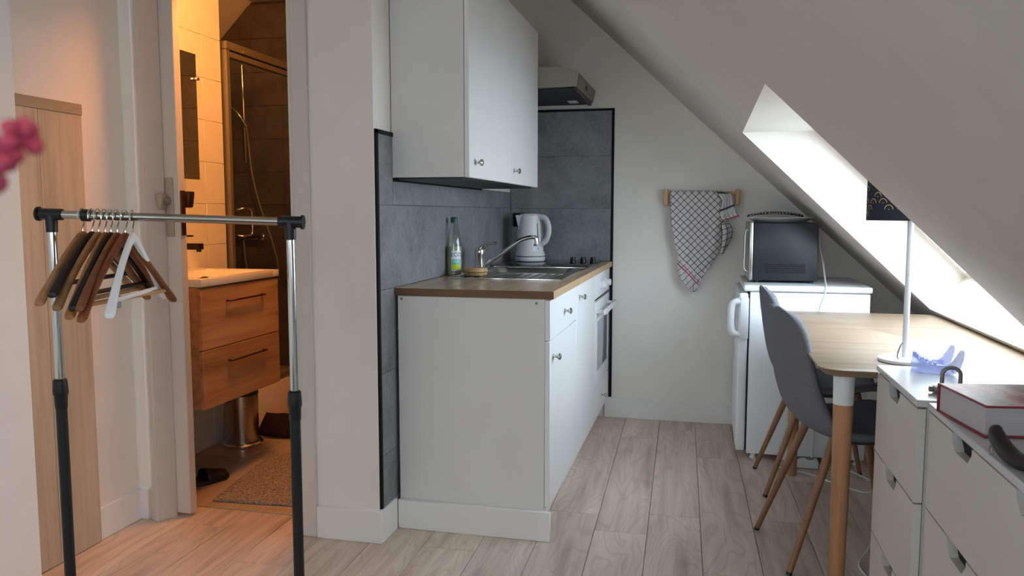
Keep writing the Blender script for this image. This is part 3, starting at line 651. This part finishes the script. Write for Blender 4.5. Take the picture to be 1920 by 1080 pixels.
# power strip and floor cables
ps = thing('power_strip', 'white power strip lying on the floor beside the refrigerator', 'power strip', (.47, 3.86, 0))
B(.40, .535, 3.845, 3.895, .002, .042, b=.006).build('body', 'white_plastic', ps)
for x in (.435, .50): MB().lathe([(.019, 0), (.019, .002), (.016, .002), (.016, .001)], (x, 3.87, .0415), 18).build('socket_ring', 'logo_grey', ps)
MB().box(.37, .405, 3.85, 3.885, .03, .075, b=.008).build('plug', 'white_plastic', ps)
solo('floor_cable', MB().tube(smooth_path([(.535, 3.87, .02), (.58, 3.86, .008), (.64, 3.88, .005), (.70, 3.80, .005), (.74, 3.70, .005), (.70, 3.56, .005), (.60, 3.62, .005), (.50, 3.74, .005), (.42, 3.80, .005), (.36, 3.83, .005)], 6), .0038, 8), 'cable_white', 'white cable looping on the floor between refrigerator and chairs', 'cable', (.55, 3.75, 0))
solo('lamp_cable', MB().tube(smooth_path([(.66, 2.98, .35), (.63, 2.96, .12), (.58, 2.90, .03), (.53, 2.80, .006), (.54, 2.68, .005), (.52, 2.58, .005), (.47, 2.52, .005)], 6), .0036, 8), 'cable_white', 'white cable curling on the floor behind the drawer units', 'cable', (.55, 2.7, 0))

# ------------------------------------------------------------------ desk and chairs
dk = thing('desk', 'bamboo desk with tapered wooden legs under the roof window', 'desk', (.65, 3.1, 0))
def rrect(x0, x1, y0, y1, r, n=7):
    q = []
    for cx, cy, a0 in ((x1-r, y1-r, 0), (x0+r, y1-r, 90), (x0+r, y0+r, 180), (x1-r, y0+r, 270)):
        for k in range(n): a = math.radians(a0+90*k/(n-1)); q.append((cx+r*math.cos(a), cy+r*math.sin(a)))
    return q
def rz(x0, x1, y0, y1, r, z): return [(a, b, z) for a, b in rrect(x0, x1, y0, y1, r)]
MB().rings([rz(.352, .976, 2.426, 3.80, .05, .716), rz(.331, .9965, 2.405, 3.823, .07, .733), rz(.330, .9975, 2.403, 3.825, .07, .738), rz(.332, .9965, 2.406, 3.823, .07, .740)]).build('desktop', 'bamboo', dk)
for x, y in ((.408, 2.482), (.895, 2.482), (.408, 3.745), (.895, 3.745)):
    lg = MB().lathe([(.0195, 0), (.021, .006), (.0285, .625)], (x, y, .0), 24).build('leg', 'beech', dk)
    MB().lathe([(.0288, .625), (.0305, .714), (.030, .716)], (x, y, 0), 24).build('white_collar', 'white_plastic', lg)
def make_chair():
    t = thing('dining_chair', '', 'chair')
    prof = smooth_path([(-.254, 0, .868), (-.250, 0, .82), (-.241, 0, .75), (-.229, 0, .67), (-.213, 0, .59), (-.190, 0, .525), (-.148, 0, .472), (-.085, 0, .446), (.02, 0, .440), (.11, 0, .452), (.17, 0, .458), (.215, 0, .450)], 5)
    prof = [(p.x, p.z) for p in prof]
    hw = [.165, .178, .192, .203, .212, .219, .223, .224, .224, .222, .216, .200]
    def f(u, v):
        x, z = lerp_list(prof, v); w = lerp_list(hw, v); s = (u-.5)*2
        if v < .16: w *= (max(0, 1-(1-v/.16)**2.6))**.42 * .97 + .03        # rounded top corners
        if v > .90: w *= (max(0, 1-((v-.90)/.10)**2.6))**.42 * .8 + .2       # rounded seat front
        k = min(1, max(0, (v-.30)/.38)); k = k*k*(3-2*k)
        c = abs(s)**2.2
        return (x + .050*c*(1-k)*(w/.22)**2 + .02*c*k*(1-k)*4, s*w, z + .030*c*k)
    MB().grid(f, 18, 48).build('shell', 'grey_fabric', t, world=False, solid=.028, sub=1)
    MB().rings([[(a, b, .415) for a, b in rrect(-.05, .13, -.11, .11, .05)], [(a, b, .434) for a, b in rrect(-.06, .14, -.12, .12, .05)]]).build('seat_underside', 'seat_dark', t, world=False)
    for sx, sy in ((-1, -1), (-1, 1), (1, -1), (1, 1)):
        a, b = Vector((-.092 if sx < 0 else .115, sy*.125, .440)), Vector((-.247 if sx < 0 else .215, sy*.19, .0))
        l = MB().tube([a, b+(a-b)*.02], [.0155, .0095], 14).build('leg', 'chair_leg', t, world=False)
        MB().cyl(b, b+(a-b)*.022, .0100, n=14).build('foot_cap', 'black_plastic', l, world=False)
    return t
ch = make_chair(); ch2 = copy_tree(ch)
for o, c, m, r, lb in ((ch, (.2525, 2.861), .247, math.radians(12.2), 'grey fabric shell chair nearest the camera at the desk'), (ch2, (.2585, 3.608), .247, math.radians(3), 'grey fabric shell chair at the far end of the desk by the refrigerator')):
    o.location = (c[0]+m*math.cos(r), c[1]+m*math.sin(r), 0); o.rotation_euler.z = r; o['label'] = lb; o['group'] = 'desk chairs'
# desk lamp
lx, ly = .592, 2.585
lp = thing('desk_lamp', 'white table lamp with a dark patterned shade standing on the desk', 'lamp', (lx, ly, .7405))
MB().lathe([(.072, 0), (.075, .003), (.074, .010), (.068, .013), (.012, .0145)], (lx, ly, .7405), 40).build('base', 'white_plastic', lp)
MB().cyl((lx, ly, .753), (lx, ly, 1.20), .0085).build('pole', 'white_plastic', lp)
SR, SZ0, SZ1 = .122, 1.163, 1.345
sh = MB().lathe([(SR, SZ0), (SR, SZ1), (SR-.003, SZ1), (SR-.003, SZ0)], (lx, ly, 0), 64, cap=False)
sh.bm.verts.ensure_lookup_table(); vv = list(sh.bm.verts); n_ = 64
for k in range(n_): sh.bm.faces.new((vv[k], vv[(k+1) % n_], vv[3*n_+(k+1) % n_], vv[3*n_+k]))
shade = sh.build('lamp_shade', 'navy_shade', lp)
ar = MB(); q = 0
pitch = 2*PI/20; rnd = random.Random(4)
for row in range(9):
    for k in range(20):
        if rnd.random() < .28: continue
        a0 = (k + .5*(row % 2) + .2)*pitch; zc = SZ0+.014+row*.0185
        for (ra, rb) in ((.0115, .0137), (.0, .0016)):
            N = 8
            prev = None
            for j in range(N+1):
                th = PI*j/N if ra else 2*PI*j/N
                P2 = []
                for rr_ in (ra, rb): aa = a0+rr_*math.cos(th)/SR; P2.append(ar.bm.verts.new((lx+(SR+.0006)*math.cos(aa), ly+(SR+.0006)*math.sin(aa), zc+rr_*math.sin(th))))
                if prev: ar.bm.faces.new((prev[0], prev[1], P2[1], P2[0]))
                prev = P2
tag(ar.build('daylit_scallop_arcs', 'cutout_light_gold', shade), kind='stuff')  # gold strips stand in for daylight showing through cut-outs in the shade
wr = MB()
for a in (0, 2*PI/3, 4*PI/3): wr.cyl((lx, ly, 1.20), (lx+(SR-.004)*math.cos(a), ly+(SR-.004)*math.sin(a), 1.20), .0018, n=8)
wr.build('shade_spider', 'white_plastic', lp)
MB().lathe([(.012, 1.20), (.013, 1.225), (.012, 1.23), (.028, 1.265), (.028, 1.285), (.018, 1.305), (.003, 1.31)], (lx, ly, 0), 20).build('bulb', 'white_plastic', lp)
MB().tube(smooth_path([(lx-.012, ly-.02, .80), (lx-.022, ly-.03, .785), (lx-.028, ly-.035, .765), (lx-.028, ly-.045, .756)], 5), .0022, 8).build('cord', 'logo_grey', lp)
# ------------------------------------------------------------------ drawer units
def dresser(name, label, x, y0, y1, top, notches):
    t = thing(name, label, 'dresser', (x+.23, (y0+y1)/2, 0))
    x1 = x+.455
    B(x-.004, x1, y0, y1, top-.016, top, b=.002, seg=1).build('top_panel', 'dresser_top', t)
    B(x+.02, x1-.004, y0+.004, y1-.004, .03, top-.017).build('carcass', 'dresser_white', t)
    B(x+.035, x1-.02, y0+.02, y1-.02, 0, .031).build('plinth', 'dresser_white', t)
    zs = [.035, .282, .517, top-.019]
    for k in range(3):
        za, zb = zs[k]+.002, zs[k+1]-.002
        w, h = .062, .034
        poly = [(y0+.002, za), (y1-.002, za), (y1-.002, zb)]
        for c in sorted(notches, reverse=True): poly += [(c+w, zb), (c+w-.0, zb-.012), (c+w-.022, zb-h), (c-w+.022, zb-h), (c-w, zb-.012), (c-w, zb)]
        poly += [(y0+.002, zb)]
        d = MB().prism(poly, 'x', x, x+.018).build('drawer_front', 'dresser_white', t)
        for c in notches: B(x+.0182, x+.0198, c-w-.004, c+w+.004, zb-h-.004, zb).build('grip_recess', 'dark_gap', d)
    return t
dresser('drawer_unit', 'narrow white three-drawer unit standing against the end of the desk', .482, 1.960, 2.400, .760, [2.196])
dresser('drawer_unit', 'wide white drawer unit carrying the red book at the right edge', .503, 1.125, 1.950, .758, [1.712, 1.362])
# clear jaw model
jw = thing('jaw_model', 'clear blue plastic lower jaw model with teeth on the drawer unit', 'model', (.61, 2.33, .7605))
def jp(s):       # s in -1..1 round the arch, opening towards +x
    a = s*1.75; return Vector((.609 - .047*math.cos(a)*1.05 + .025*abs(s)**2, 2.335 + .042*math.sin(a)*1.05, 0))
pth = [jp(-1+2*k/28) for k in range(29)]
R = []
for k, p in enumerate(pth):
    s = -1+2*k/28; d = (pth[min(k+1, 28)]-pth[max(k-1, 0)]).normalized(); w = Vector((-d.y, d.x, 0))
    hi = .024 + .020*max(0, 1-abs(s)*1.5)
    th = .0085
    R.append([p+w*th*.9+Vector((0, 0, .7612)), p-w*th*.9+Vector((0, 0, .7612)), p-w*th+Vector((0, 0, .7615+hi*.5)), p-w*th*.6+Vector((0, 0, .7612+hi)), p+w*th*.6+Vector((0, 0, .7612+hi)), p+w*th+Vector((0, 0, .7615+hi*.5))])
MB().rings(R).build('jawbone', 'clear_resin', jw)
for s_ in (0, 28):
    p = pth[s_]; sg = -1 if s_ == 0 else 1
    q = Vector((.012, 0, 0))
    MB().tube([p+Vector((-.006, 0, .772)), p+q*.6+Vector((0, 0, .786)), p+q*1.2+Vector((0, 0, .803)), p+q*1.6+Vector((0, 0, .818)), p+q*1.7+Vector((0, 0, .826))], [.013, .0115, .009, .0065, .004], 10, sx=1.2, sy=.7).build('ramus', 'clear_resin', jw)
for k in range(14):
    s = -.66+1.32*k/13; p = jp(s); hgt = .013 if abs(s) < .35 else .010
    if k in (11,): continue
    hb_ = .7605 + .024 + .020*max(0, 1-abs(s)*1.5); MB().box(p.x-.0042, p.x+.0042, p.y-.0042, p.y+.0042, hb_-.004, hb_+hgt*.75, b=.0022).build('tooth', 'clear_resin', jw)
# red book
bk = thing('red_book', 'thick red hardback book with a printed cover', 'book', (.495, 1.862, .7585), math.radians(0))
bk.rotation_euler.z = math.radians(8.5)
def bb(*a, **k): return MB().box(*a, **k)
bb(.004, .262, -.200, -.004, .0045, .0575).build('page_block', 'pages', bk, world=False)
bb(0, .268, -.205, 0, 0, .004, b=.001, seg=1).build('back_cover', 'book_red', bk, world=False)
c = bb(0, .268, -.205, 0, .058, .062, b=.001, seg=1).build('front_cover', 'book_red', bk, world=False)
bb(.003, .266, -.203, -.002, .0621, .0624).build('cover_picture', 'cover_print', c, world=False)
bb(0, .268, -.002, .003, 0, .062, b=.001, seg=1).build('spine', 'book_red', bk, world=False)
# steel shackle behind the book
sk2 = thing('steel_shackle', 'grey steel shackle clamp standing behind the red book', 'padlock', (.573, 2.05, .7605))
u = [(.553, 2.05, .775), (.553, 2.05, .806)] + [(.573-.0195*math.cos(a), 2.05, .806+.0165*math.sin(a)) for a in [PI*k/10 for k in range(1, 10)]] + [(.5925, 2.05, .806), (.5925, 2.05, .775)]
MB().tube(u, .0048, 12).build('shackle', 'lead_grey', sk2)
B(.535, .66, 2.035, 2.065, .7605, .777, b=.004).build('lock_bar', 'lead_grey', sk2)
MB().cyl((.526, 2.05, .769), (.537, 2.05, .769), .0065, n=12).build('pin', 'lead_grey', sk2)
# black grip at the right edge
gx = .508
gr = thing('black_grip_handle', 'black curved plastic handle with a wire loop at the right edge', 'handle', (gx+.02, 1.50, .7585))
path = smooth_path([(.512, 1.560, .800), (.510, 1.545, .792), (.512, 1.515, .780), (.517, 1.478, .773), (.526, 1.435, .776), (.54, 1.39, .790), (.565, 1.34, .800)], 6)
MB().tube(path, [.012+.004*math.sin(min(1, k/len(path)*1.6)*PI) for k in range(len(path))], 14, sx=1.1, sy=.9).build('grip', 'black_plastic', gr)
MB().tube([(.500+.0, 1.540+.009*math.cos(2*PI*k/14), .7675+.008*math.sin(2*PI*k/14)) for k in range(14)], .0012, 8, loop=True).build('wire_loop', 'lead_grey', gr)
MB().lathe([(.010, -.006), (.013, -.005), (.013, .005), (.010, .006)], (.522, 1.400, .7725), 24, ax='y').build('knurled_wheel', 'lead_grey', gr)

# ------------------------------------------------------------------ wooden panel and clothes rack on the left
wp = thing('wooden_panel', 'pale oak panel with a top rail leaning flat on the left wall', 'panel', (-2.10, 2.2, 0))
B(-2.117, -2.098, 2.012, 2.190, .003, 1.520, b=.001, seg=1).build('board', 'pale_oak', wp)
B(-2.117, -2.098, 2.191, 2.378, .003, 1.520, b=.001, seg=1).build('board', 'pale_oak', wp)
B(-2.118, -2.095, 2.012, 2.380, 1.520, 1.557, b=.0015, seg=1).build('top_rail', 'pale_oak_rail', wp)
RA, RB_ = Vector((-1.59, 1.685, 1.182)), Vector((-1.008, 1.822, 1.163))
rk = thing('clothes_rack', 'chrome and black telescopic clothes rack in front of the doorway', 'clothes rack', (-1.3, 1.75, 0))
dx = (RB_-RA).normalized()
MB().cyl(RA, RB_, .0105, n=20).build('rail', 'rack_chrome', rk)
for p, e, zt, sg in ((RA, -1, .735, -1), (RB_, 1, .705, 1)):
    cap = MB().tube([p-dx*.028*e*1., p+dx*.028*e], [.0145, .0145], 18); cap.tube([p+dx*.028*e, p+dx*.034*e], [.018, .018], 18)
    cap.tube([p, p-Vector((0, 0, .045))], [.0145, .0135], 18)
    cap.build('corner_joint', 'black_plastic', rk)
    MB().cyl((p.x, p.y, p.z-.04), (p.x, p.y, zt-.02), .0105, n=20).build('upper_post', 'chrome', rk)
    MB().lathe([(.0125, .03), (.0165, .026), (.0185, -.004), (.0175, -.012), (.0158, -.014), (.0150, -.045), (.0142, -.047)], (p.x, p.y, zt), 20).build('collar', 'black_plastic', rk)
    MB().cyl((p.x, p.y, zt-.045), (p.x, p.y, .07), .0135, n=20).build('lower_post', 'black_plastic', rk)
    MB().tube([(p.x-.06, p.y-.235, .068), (p.x+.06, p.y+.235, .068)], .0125, 14).build('foot_bar', 'black_plastic', rk)
    for k in (-1, 1):
        w = MB().lathe([(.012, -.009), (.021, -.008), (.021, .008), (.012, .009)], (p.x+k*.055, p.y+k*.215, .0215), 18, ax='x')
        w.cyl((p.x+k*.055, p.y+k*.215, .022), (p.x+k*.055, p.y+k*.215, .064), .005, n=10); w.build('caster', 'black_plastic', rk)
MB().cyl((RA.x, RA.y, .09), (RB_.x, RB_.y, .09), .0105, n=16).build('lower_rail', 'chrome', rk)
tp = RA + dx*.088
MB().tube([tp-dx*.009, tp+dx*.009], .0155, 18).build('rail_sleeve', 'black_plastic', rk)
def hanger(mat, label, s, rot, drop=.15, bar=None, half=.215, tilt=0.):
    base = RA.lerp(RB_, s)
    t = thing('clothes_hanger', label, 'hanger', (base.x, base.y, base.z), rot, 'hangers on the clothes rack')
    # body: arms run along local y, thickness along local x
    R = []
    N = 26
    for k in range(N+1):
        y = -1+2*k/N; ay = abs(y)
        zc_ = -.062 - drop*(ay**1.25) + .012*(1-ay)**2
        hgt = .030 - .012*ay; th = .0065 + .006*ay**3; fw_ = .010*ay**2
        c0 = Vector((fw_, y*half, zc_)); sl_ = 0.35
        R.append([c0+Vector((-th, 0, -hgt*.45)), c0+Vector((th, 0, -hgt*.45)), c0+Vector((th*1.15, 0, 0)), c0+Vector((th*.8, 0, hgt*.5)), c0+Vector((-th*.8, 0, hgt*.5)), c0+Vector((-th*1.15, 0, 0))])
    MB().rings(R).build('body', mat, t, world=False, sub=1)
    hk = [(0, 0, -.058), (0, 0, -.034), (0, .006, -.026), (0, .0155, -.012)] + [(0, .0165*math.cos(a), .0+.0165*math.sin(a)) for a in [PI*k/10 for k in range(0, 11)]] + [(0, -.016, -.008)]
    MB().tube(hk, .0019, 8).build('hook', 'chrome', t, world=False)
    MB().cyl((0, 0, -.062), (0, 0, -.046), .004, n=10).build('hook_ferrule', 'chrome', t, world=False)
    if bar:
        z = -.062-drop*.80; MB().cyl((.004, -half*.83, z), (.004, half*.83, z), .0058, n=12).build('trouser_bar', bar, t, world=False)
        if mat == 'hanger_red':
            for y in (-.06,): MB().box(-.003, .011, y-.013, y+.013, z-.022, z+.009, b=.003).build('clip', 'steel', t, world=False)
    return t
rz0 = math.atan2(dx.y, dx.x)
spec = [('hanger_tan', 'tan wooden hanger, the first one on the left of the rack', .128, .22, .14, None),
        ('hanger_black', 'dark stained wooden hanger second from the left on the rack', .168, .25, .12, 'hanger_black'),
        ('hanger_tan', 'tan wooden hanger third from the left on the rack', .194, .22, .15, None),
        ('hanger_orange', 'orange-brown wooden hanger next to the black one', .222, .27, .17, 'hanger_bar'),
        ('hanger_black', 'black wooden hanger in the middle of the rack group', .246, .25, .15, 'hanger_black'),
        ('hanger_brown', 'mid brown wooden hanger right of the black one', .272, .24, .15, None),
        ('hanger_red', 'reddish brown wooden hanger with a light trouser bar behind the white one', .306, .16, .175, 'hanger_bar'),
        ('hanger_white', 'white painted wooden hanger at the front of the rack group', .338, .37, .165, 'hanger_white')]
for mt, lb, s_, r, dr, br in spec: hanger(mt, lb, s_, r, dr, br)
# pink flower close to the lens, in a tall floor vase out of frame
fl_ = thing('pink_flower', 'blurred pink flower close to the lens at the left edge', 'flower', (-.50, .27, .0))
fcx = Vector((-.2255, .2225, 1.206))
MB().tube(smooth_path([(-.50, .27, .60), (-.49, .27, .9), (-.44, .265, 1.12), (-.33, .24, 1.195), fcx], 6), .0016, 8).build('stem', 'stem_green', fl_)
rf = random.Random(3)
for k in range(22):
    tt_ = rf.random(); wv_ = .004
    c0 = fcx + Vector((.0035-.010*tt_, .001-.002*tt_, .006-.017*tt_)) + Vector((rf.uniform(-wv_, wv_), rf.uniform(-wv_, wv_), rf.uniform(-wv_, wv_)))
    MB().ball(c0, .0034, (1, .8, .6 + .5*rf.random()), 10, 7).build('petal', 'pink_petal', fl_)
solo('floor_vase', MB().lathe([(.07, 0), (.085, .02), (.10, .25), (.075, .50), (.04, .60), (.045, .63), (.038, .63), (.033, .6), (.06, .45)], (-.50, .27, 0), 28), 'ceramic', 'white floor vase holding the pink flower', 'vase', (-.50, .27, 0))

# ------------------------------------------------------------------ bathroom
BX = -2.423; YF = 4.60; TY = 3.722
bf = struct('floor_bathroom', B(-3.3, -1.22, 2.78, YF, -.06, -.009), 'grout', 'beige tiled bathroom floor', 'floor')
for i in range(4):
    for j in range(6):
        xa, ya = -2.42 + i*.30, 2.79 + j*.30 - (.0)
        xe, ye = min(xa+.297, -1.222), min(ya+.297, YF)
        if ye-ya > .02 and xe-xa > .02: piece(bf, 'tile', (xe-xa, ye-ya, .009), ((xa+xe)/2, (ya+ye)/2, -.0045), 'bath_floor_tile', .001)
wl = struct('wall_bathroom_left', MB().box(-2.6, BX-.007, 2.78, TY-.002, -.06, 2.6), 'grout', 'tiled bathroom wall behind the washbasin', 'wall')
for j in range(6):
    for i in range(12):
        ya = 3.715 - (j+1)*.160; za = 1.027 - .206*5 + i*.206; zb = min(za+.2045, ZC)
        za = max(za, 0)
        piece(wl, 'tile', (.007, .1585, zb-za), (BX-.0035, ya+.0795, (za+zb)/2), 'ceramic_tile', .0012)
struct('wall_bathroom_right', B(-1.235, -1.22, 2.78, YF, -.06, 2.6), 'bath_tile_dark', 'dark tiled bathroom wall on the right', 'wall')
wb = struct('wall_bathroom_back', B(-3.4, -1.22, YF, YF+.08, -.06, 2.6), 'grout_dark', 'dark tiled shower wall at the back of the bathroom', 'wall')
for i in range(4):
    for j in range(12):
        xa = -3.30 + i*.52; za = j*.206+.0; zb = min(za+.2045, ZC+.05)
        piece(wb, 'tile', (.518, .007, zb-za), (xa+.26, YF-.0035, (za+zb)/2), 'bath_tile_dark', .001)
struct('wall_shower_left', B(-3.4, -3.3, 3.6, YF, -.06, 2.6), 'bath_tile_dark', 'dark tiled end wall of the shower', 'wall')
struct('wall_shower_front', B(-3.4, -2.6, 3.62, TY-.002, -.06, 2.6), 'bath_tile_dark', 'dark tiled near wall of the shower', 'wall')
bcg = MB().box(-2.77, -1.22, 2.78, YF, 2.49, 2.56)
bcg.prism([(-2.77, 2.49), (-2.77, 2.56), (-3.4, 1.94), (-3.4, 1.87)], 'y', TY-.1, YF)
struct('ceiling_bathroom', bcg, 'paint_ceiling', 'bathroom ceiling sloping down above the shower', 'ceiling')
# shower tray, screen, fittings
solo('shower_tray', MB().box(-3.29, -2.40, TY+.005, YF-.008, 0, .21, b=.008).box(-2.402, -2.385, TY+.005, YF-.008, 0, .215, b=.004), 'ceramic', 'white raised shower tray', 'shower tray', (-2.85, 4.15, 0))
ss = thing('shower_screen', 'sliding glass shower screen with a bronze toned rail', 'shower screen', (-2.42, 4.15, .215))
B(-2.435, -2.395, TY+.006, YF-.008, 2.022, 2.062, b=.003).build('top_rail', 'brushed_steel', ss)
B(-2.432, -2.400, TY+.006, YF-.008, 1.985, 2.014, b=.003).build('lower_rail', 'brushed_steel', ss)
B(-2.425, -2.41, TY+.006, YF-.008, 2.012, 2.024).build('rail_gap', 'dark_gap', ss)
B(-2.435, -2.395, TY+.004, TY+.032, .216, 2.02, b=.003).build('side_post', 'brushed_steel', ss)
B(-2.418, -2.412, TY+.034, YF-.01, .23, 1.985).build('glass_panel', 'shower_glass', ss)
B(-2.432, -2.398, TY+.03, YF-.008, .216, .236, b=.003).build('bottom_rail', 'brushed_steel', ss)
hq = smooth_path([(-2.411, 3.785, 1.200), (-2.375, 3.80, 1.208), (-2.362, 3.845, 1.205), (-2.36, 3.862, 1.18), (-2.36, 3.862, 1.09), (-2.362, 3.845, 1.066), (-2.375, 3.80, 1.062), (-2.411, 3.785, 1.068)], 5)
MB().tube(hq, .006, 10).build('pull_handle', 'chrome', ss)
MB().cyl((-2.393, 3.88, 2.03), (-2.385, 3.88, 2.03), .008, n=12).build('roller', 'chrome', ss)
sh_ = thing('shower_set', 'chrome shower riser rail with hose, hand shower and mixer', 'shower', (-2.82, YF-.05, 1.0))
MB().cyl((-2.822, YF-.05, 2.10), (-2.812, YF-.05, 1.50), .008, n=14).build('riser_rail', 'chrome', sh_)
for z in (2.08, 1.52): MB().cyl((-2.817, YF-.004, z), (-2.817, YF-.055, z), .012, n=14).build('rail_bracket', 'chrome', sh_)
MB().tube(smooth_path([(-2.79, YF-.07, 1.72), (-2.83, YF-.10, 1.80), (-2.90, YF-.12, 1.855), (-2.95, YF-.13, 1.865)], 5), .0085, 12).build('hand_shower_handle', 'chrome', sh_)
MB().lathe([(.012, 0), (.034, .012), (.036, .022), (.030, .024)], (-2.96, YF-.135, 1.84), 22).build('shower_head', 'chrome', sh_)
MB().tube(smooth_path([(-2.79, YF-.07, 1.72), (-2.765, YF-.09, 1.60), (-2.74, YF-.10, 1.42), (-2.69, YF-.10, 1.22), (-2.62, YF-.10, 1.02), (-2.58, YF-.10, .85), (-2.61, YF-.10, .70), (-2.70, YF-.09, .66), (-2.80, YF-.08, .80), (-2.84, YF-.06, 1.01)], 8), .0065, 10).build('hose', 'lead_grey', sh_)
MB().cyl((-2.93, YF-.055, 1.035), (-2.735, YF-.055, 1.035), .021, n=20).build('mixer_body', 'chrome', sh_)
for x in (-2.955, -2.71): MB().lathe([(.022, -.022), (.026, -.016), (.026, .016), (.022, .022)], (x, YF-.055, 1.035), 20, ax='x').build('mixer_handle', 'chrome', sh_)
for x in (-2.88, -2.79): MB().cyl((x, YF-.004, 1.035), (x, YF-.055, 1.035), .013, n=14).build('mixer_inlet', 'chrome', sh_)
# vanity
VY0, VY1, VX = 2.85, 3.455, -1.985
vn = thing('vanity_cabinet', 'wall hung oak vanity cabinet with two drawers', 'cabinet', (-2.2, 3.15, .372))
B(BX+.002, VX-.020, VY0+.004, VY1-.004, .374, .882, b=.001, seg=1).build('carcass', 'vanity_oak', vn)
for za, zb, hz in ((.374, .618, .553), (.622, .876, .812)):
    d = B(VX-.018, VX, VY0, VY1, za, zb, b=.0015, seg=1).build('drawer_front', 'vanity_oak', vn)
    h = MB().box(VX+.014, VX+.022, 3.022, 3.315, hz-.004, hz+.004, b=.002, seg=1)
    for y in (3.03, 3.307): h.box(VX-.001, VX+.016, y-.004, y+.004, hz-.004, hz+.004)
    h.build('handle', 'bronze', d)
ba = thing('washbasin', 'white ceramic washbasin on the oak vanity', 'washbasin', (-2.2, 3.15, .884))
bxa, bxb = BX+.001, VX+.006
m = MB().box(bxa, bxb, VY0-.003, VY0+.05, .884, .917, b=.003).box(bxa, bxb, VY1-.05, VY1+.003, .884, .917, b=.003).box(bxa, bxa+.10, VY0+.05, VY1-.05, .884, .917).box(bxb-.03, bxb, VY0+.05, VY1-.05, .884, .917, b=.003)
m.build('rim', 'ceramic', ba)
m = MB().rings([[(a, b, .9165) for a, b in rrect(bxa+.095, bxb-.027, VY0+.045, VY1-.045, .04)], [(a, b, .886) for a, b in rrect(bxa+.11, bxb-.05, VY0+.08, VY1-.08, .06)]], cap=False)
m.bm.verts.ensure_lookup_table(); m.bm.faces.new([m.bm.verts[28+i] for i in range(28)]); m.build('bowl', 'ceramic', ba)
MB().lathe([(.02, 0), (.022, .004), (.012, .010), (.003, .012)], (-2.06, 2.99, .905), 18).build('plug', 'bronze', ba)
bt2 = thing('basin_tap', 'matt black wall tap above the washbasin', 'tap', (-2.35, 3.15, 1.0))
B(BX+.001, -2.181, 3.132, 3.168, 1.022, 1.050, b=.003).build('spout', 'socket_black', bt2)
MB().cyl((-2.195, 3.15, 1.024), (-2.195, 3.15, 1.012), .011, n=14).build('outlet', 'socket_black', bt2)
MB().cyl((BX+.001, 3.15, 1.082), (-2.222, 3.15, 1.083), .004, n=12).build('lever', 'socket_black', bt2)
mc = thing('mirror_cabinet', 'wall mounted mirror cabinet above the washbasin', 'mirror', (-2.36, 3.08, 1.34))
B(BX+.001, -2.322, 2.83, 3.332, 1.342, 1.913, b=.002, seg=1).build('body', 'steel', mc)
B(-2.321, -2.303, 2.83, 3.333, 1.340, 1.915, b=.001, seg=1).build('mirror_door', 'mirror', mc)
MB().cyl((-2.30, 3.322, 1.80), (-2.285, 3.322, 1.80), .008, n=12).build('knob', 'nickel', mc)
# objects on the bathroom floor
tb = thing('pedal_bin', 'round steel pedal bin under the vanity', 'bin', (-2.295, 3.600, 0))
MB().lathe([(.100, 0), (.104, .004), (.104, .012), (.098, .018), (.086, .020)], (-2.295, 3.60, .001), 36).build('base_ring', 'chrome', tb)
MB().lathe([(.084, .02), (.084, .262)], (-2.295, 3.60, 0), 36).build('bin_body', 'steel', tb)
MB().lathe([(.086, .262), (.086, .272), (.07, .285), (.004, .29)], (-2.295, 3.60, 0), 36).build('lid', 'black_plastic', tb)
B(-2.34, -2.31, 3.503, 3.52, .235, .262, b=.003).build('lid_hinge', 'black_plastic', tb)
mt_ = MB(); th = math.radians(4)
mt_.prism([(-1.948, 2.826), (-1.47, 2.858), (-1.50, 3.52), (-2.05, 3.47)], 'z', .0005, .012, b=.003, seg=1)
solo('bath_mat', mt_, 'mat_grey', 'grey brown bath mat behind the threshold', 'mat', (-1.75, 3.15, 0))
hm = MB().grid(lambda u, v: (-2.29+.38*u + .02*math.sin(v*5), 3.735+.15*v - .015*math.sin(u*6), .004 + .105*math.sin(PI*min(1, v*.98+.01))**.8*(.75+.3*math.sin(u*4+1)) + .012*math.sin(u*13)*math.sin(v*7)), 24, 14)
solo('dark_bath_mat', hm, 'mat_dark', 'dark brown bath mat bunched against the shower tray', 'mat', (-2.12, 3.78, 0), solid=.012)
sp2 = thing('slipper', 'dark slipper on the bathroom floor by the door', 'slipper', (-2.13, 3.02, 0), math.radians(-28))
def sole(z, k=1.): return [(.046*k*math.sin(2*PI*i/28)*(1+.25*math.cos(2*PI*i/28)), .125*k*math.cos(2*PI*i/28), z) for i in range(28)]
MB().rings([sole(.001), sole(.012, 1.02), sole(.018, .98)]).build('sole', 'rubber_dark', sp2, world=False)
MB().grid(lambda u, v: (.048*math.cos(PI*u), .005+.105*v*(1-.12*abs(math.cos(PI*u))), .016+.046*math.sin(PI*u)*(1-.55*v)), 14, 8).build('upper', 'rubber_dark', sp2, world=False, solid=.005)
# bathroom ceiling lamp
bl = thing('bathroom_ceiling_lamp', 'warm globe ceiling lamp of the bathroom', 'lamp', (-1.55, 3.06, 2.49))
MB().lathe([(.06, -.001), (.06, -.02), (.02, -.03), (.015, -.04)], (-1.55, 3.06, 2.49), 28).build('ceiling_rose', 'white_plastic', bl)
MB().ball((-1.55, 3.06, 2.40), .055, (1, 1, 1), 24, 16).build('globe', 'bulb', bl)
L = bpy.data.lights.new('bathroom_bulb', 'POINT'); L.energy = 40; L.color = (1, .38, .09); L.shadow_soft_size = .13
lo = bpy.data.objects.new('bathroom_bulb', L); COL.objects.link(lo); lo.location = (-1.55, 3.06, 2.27)
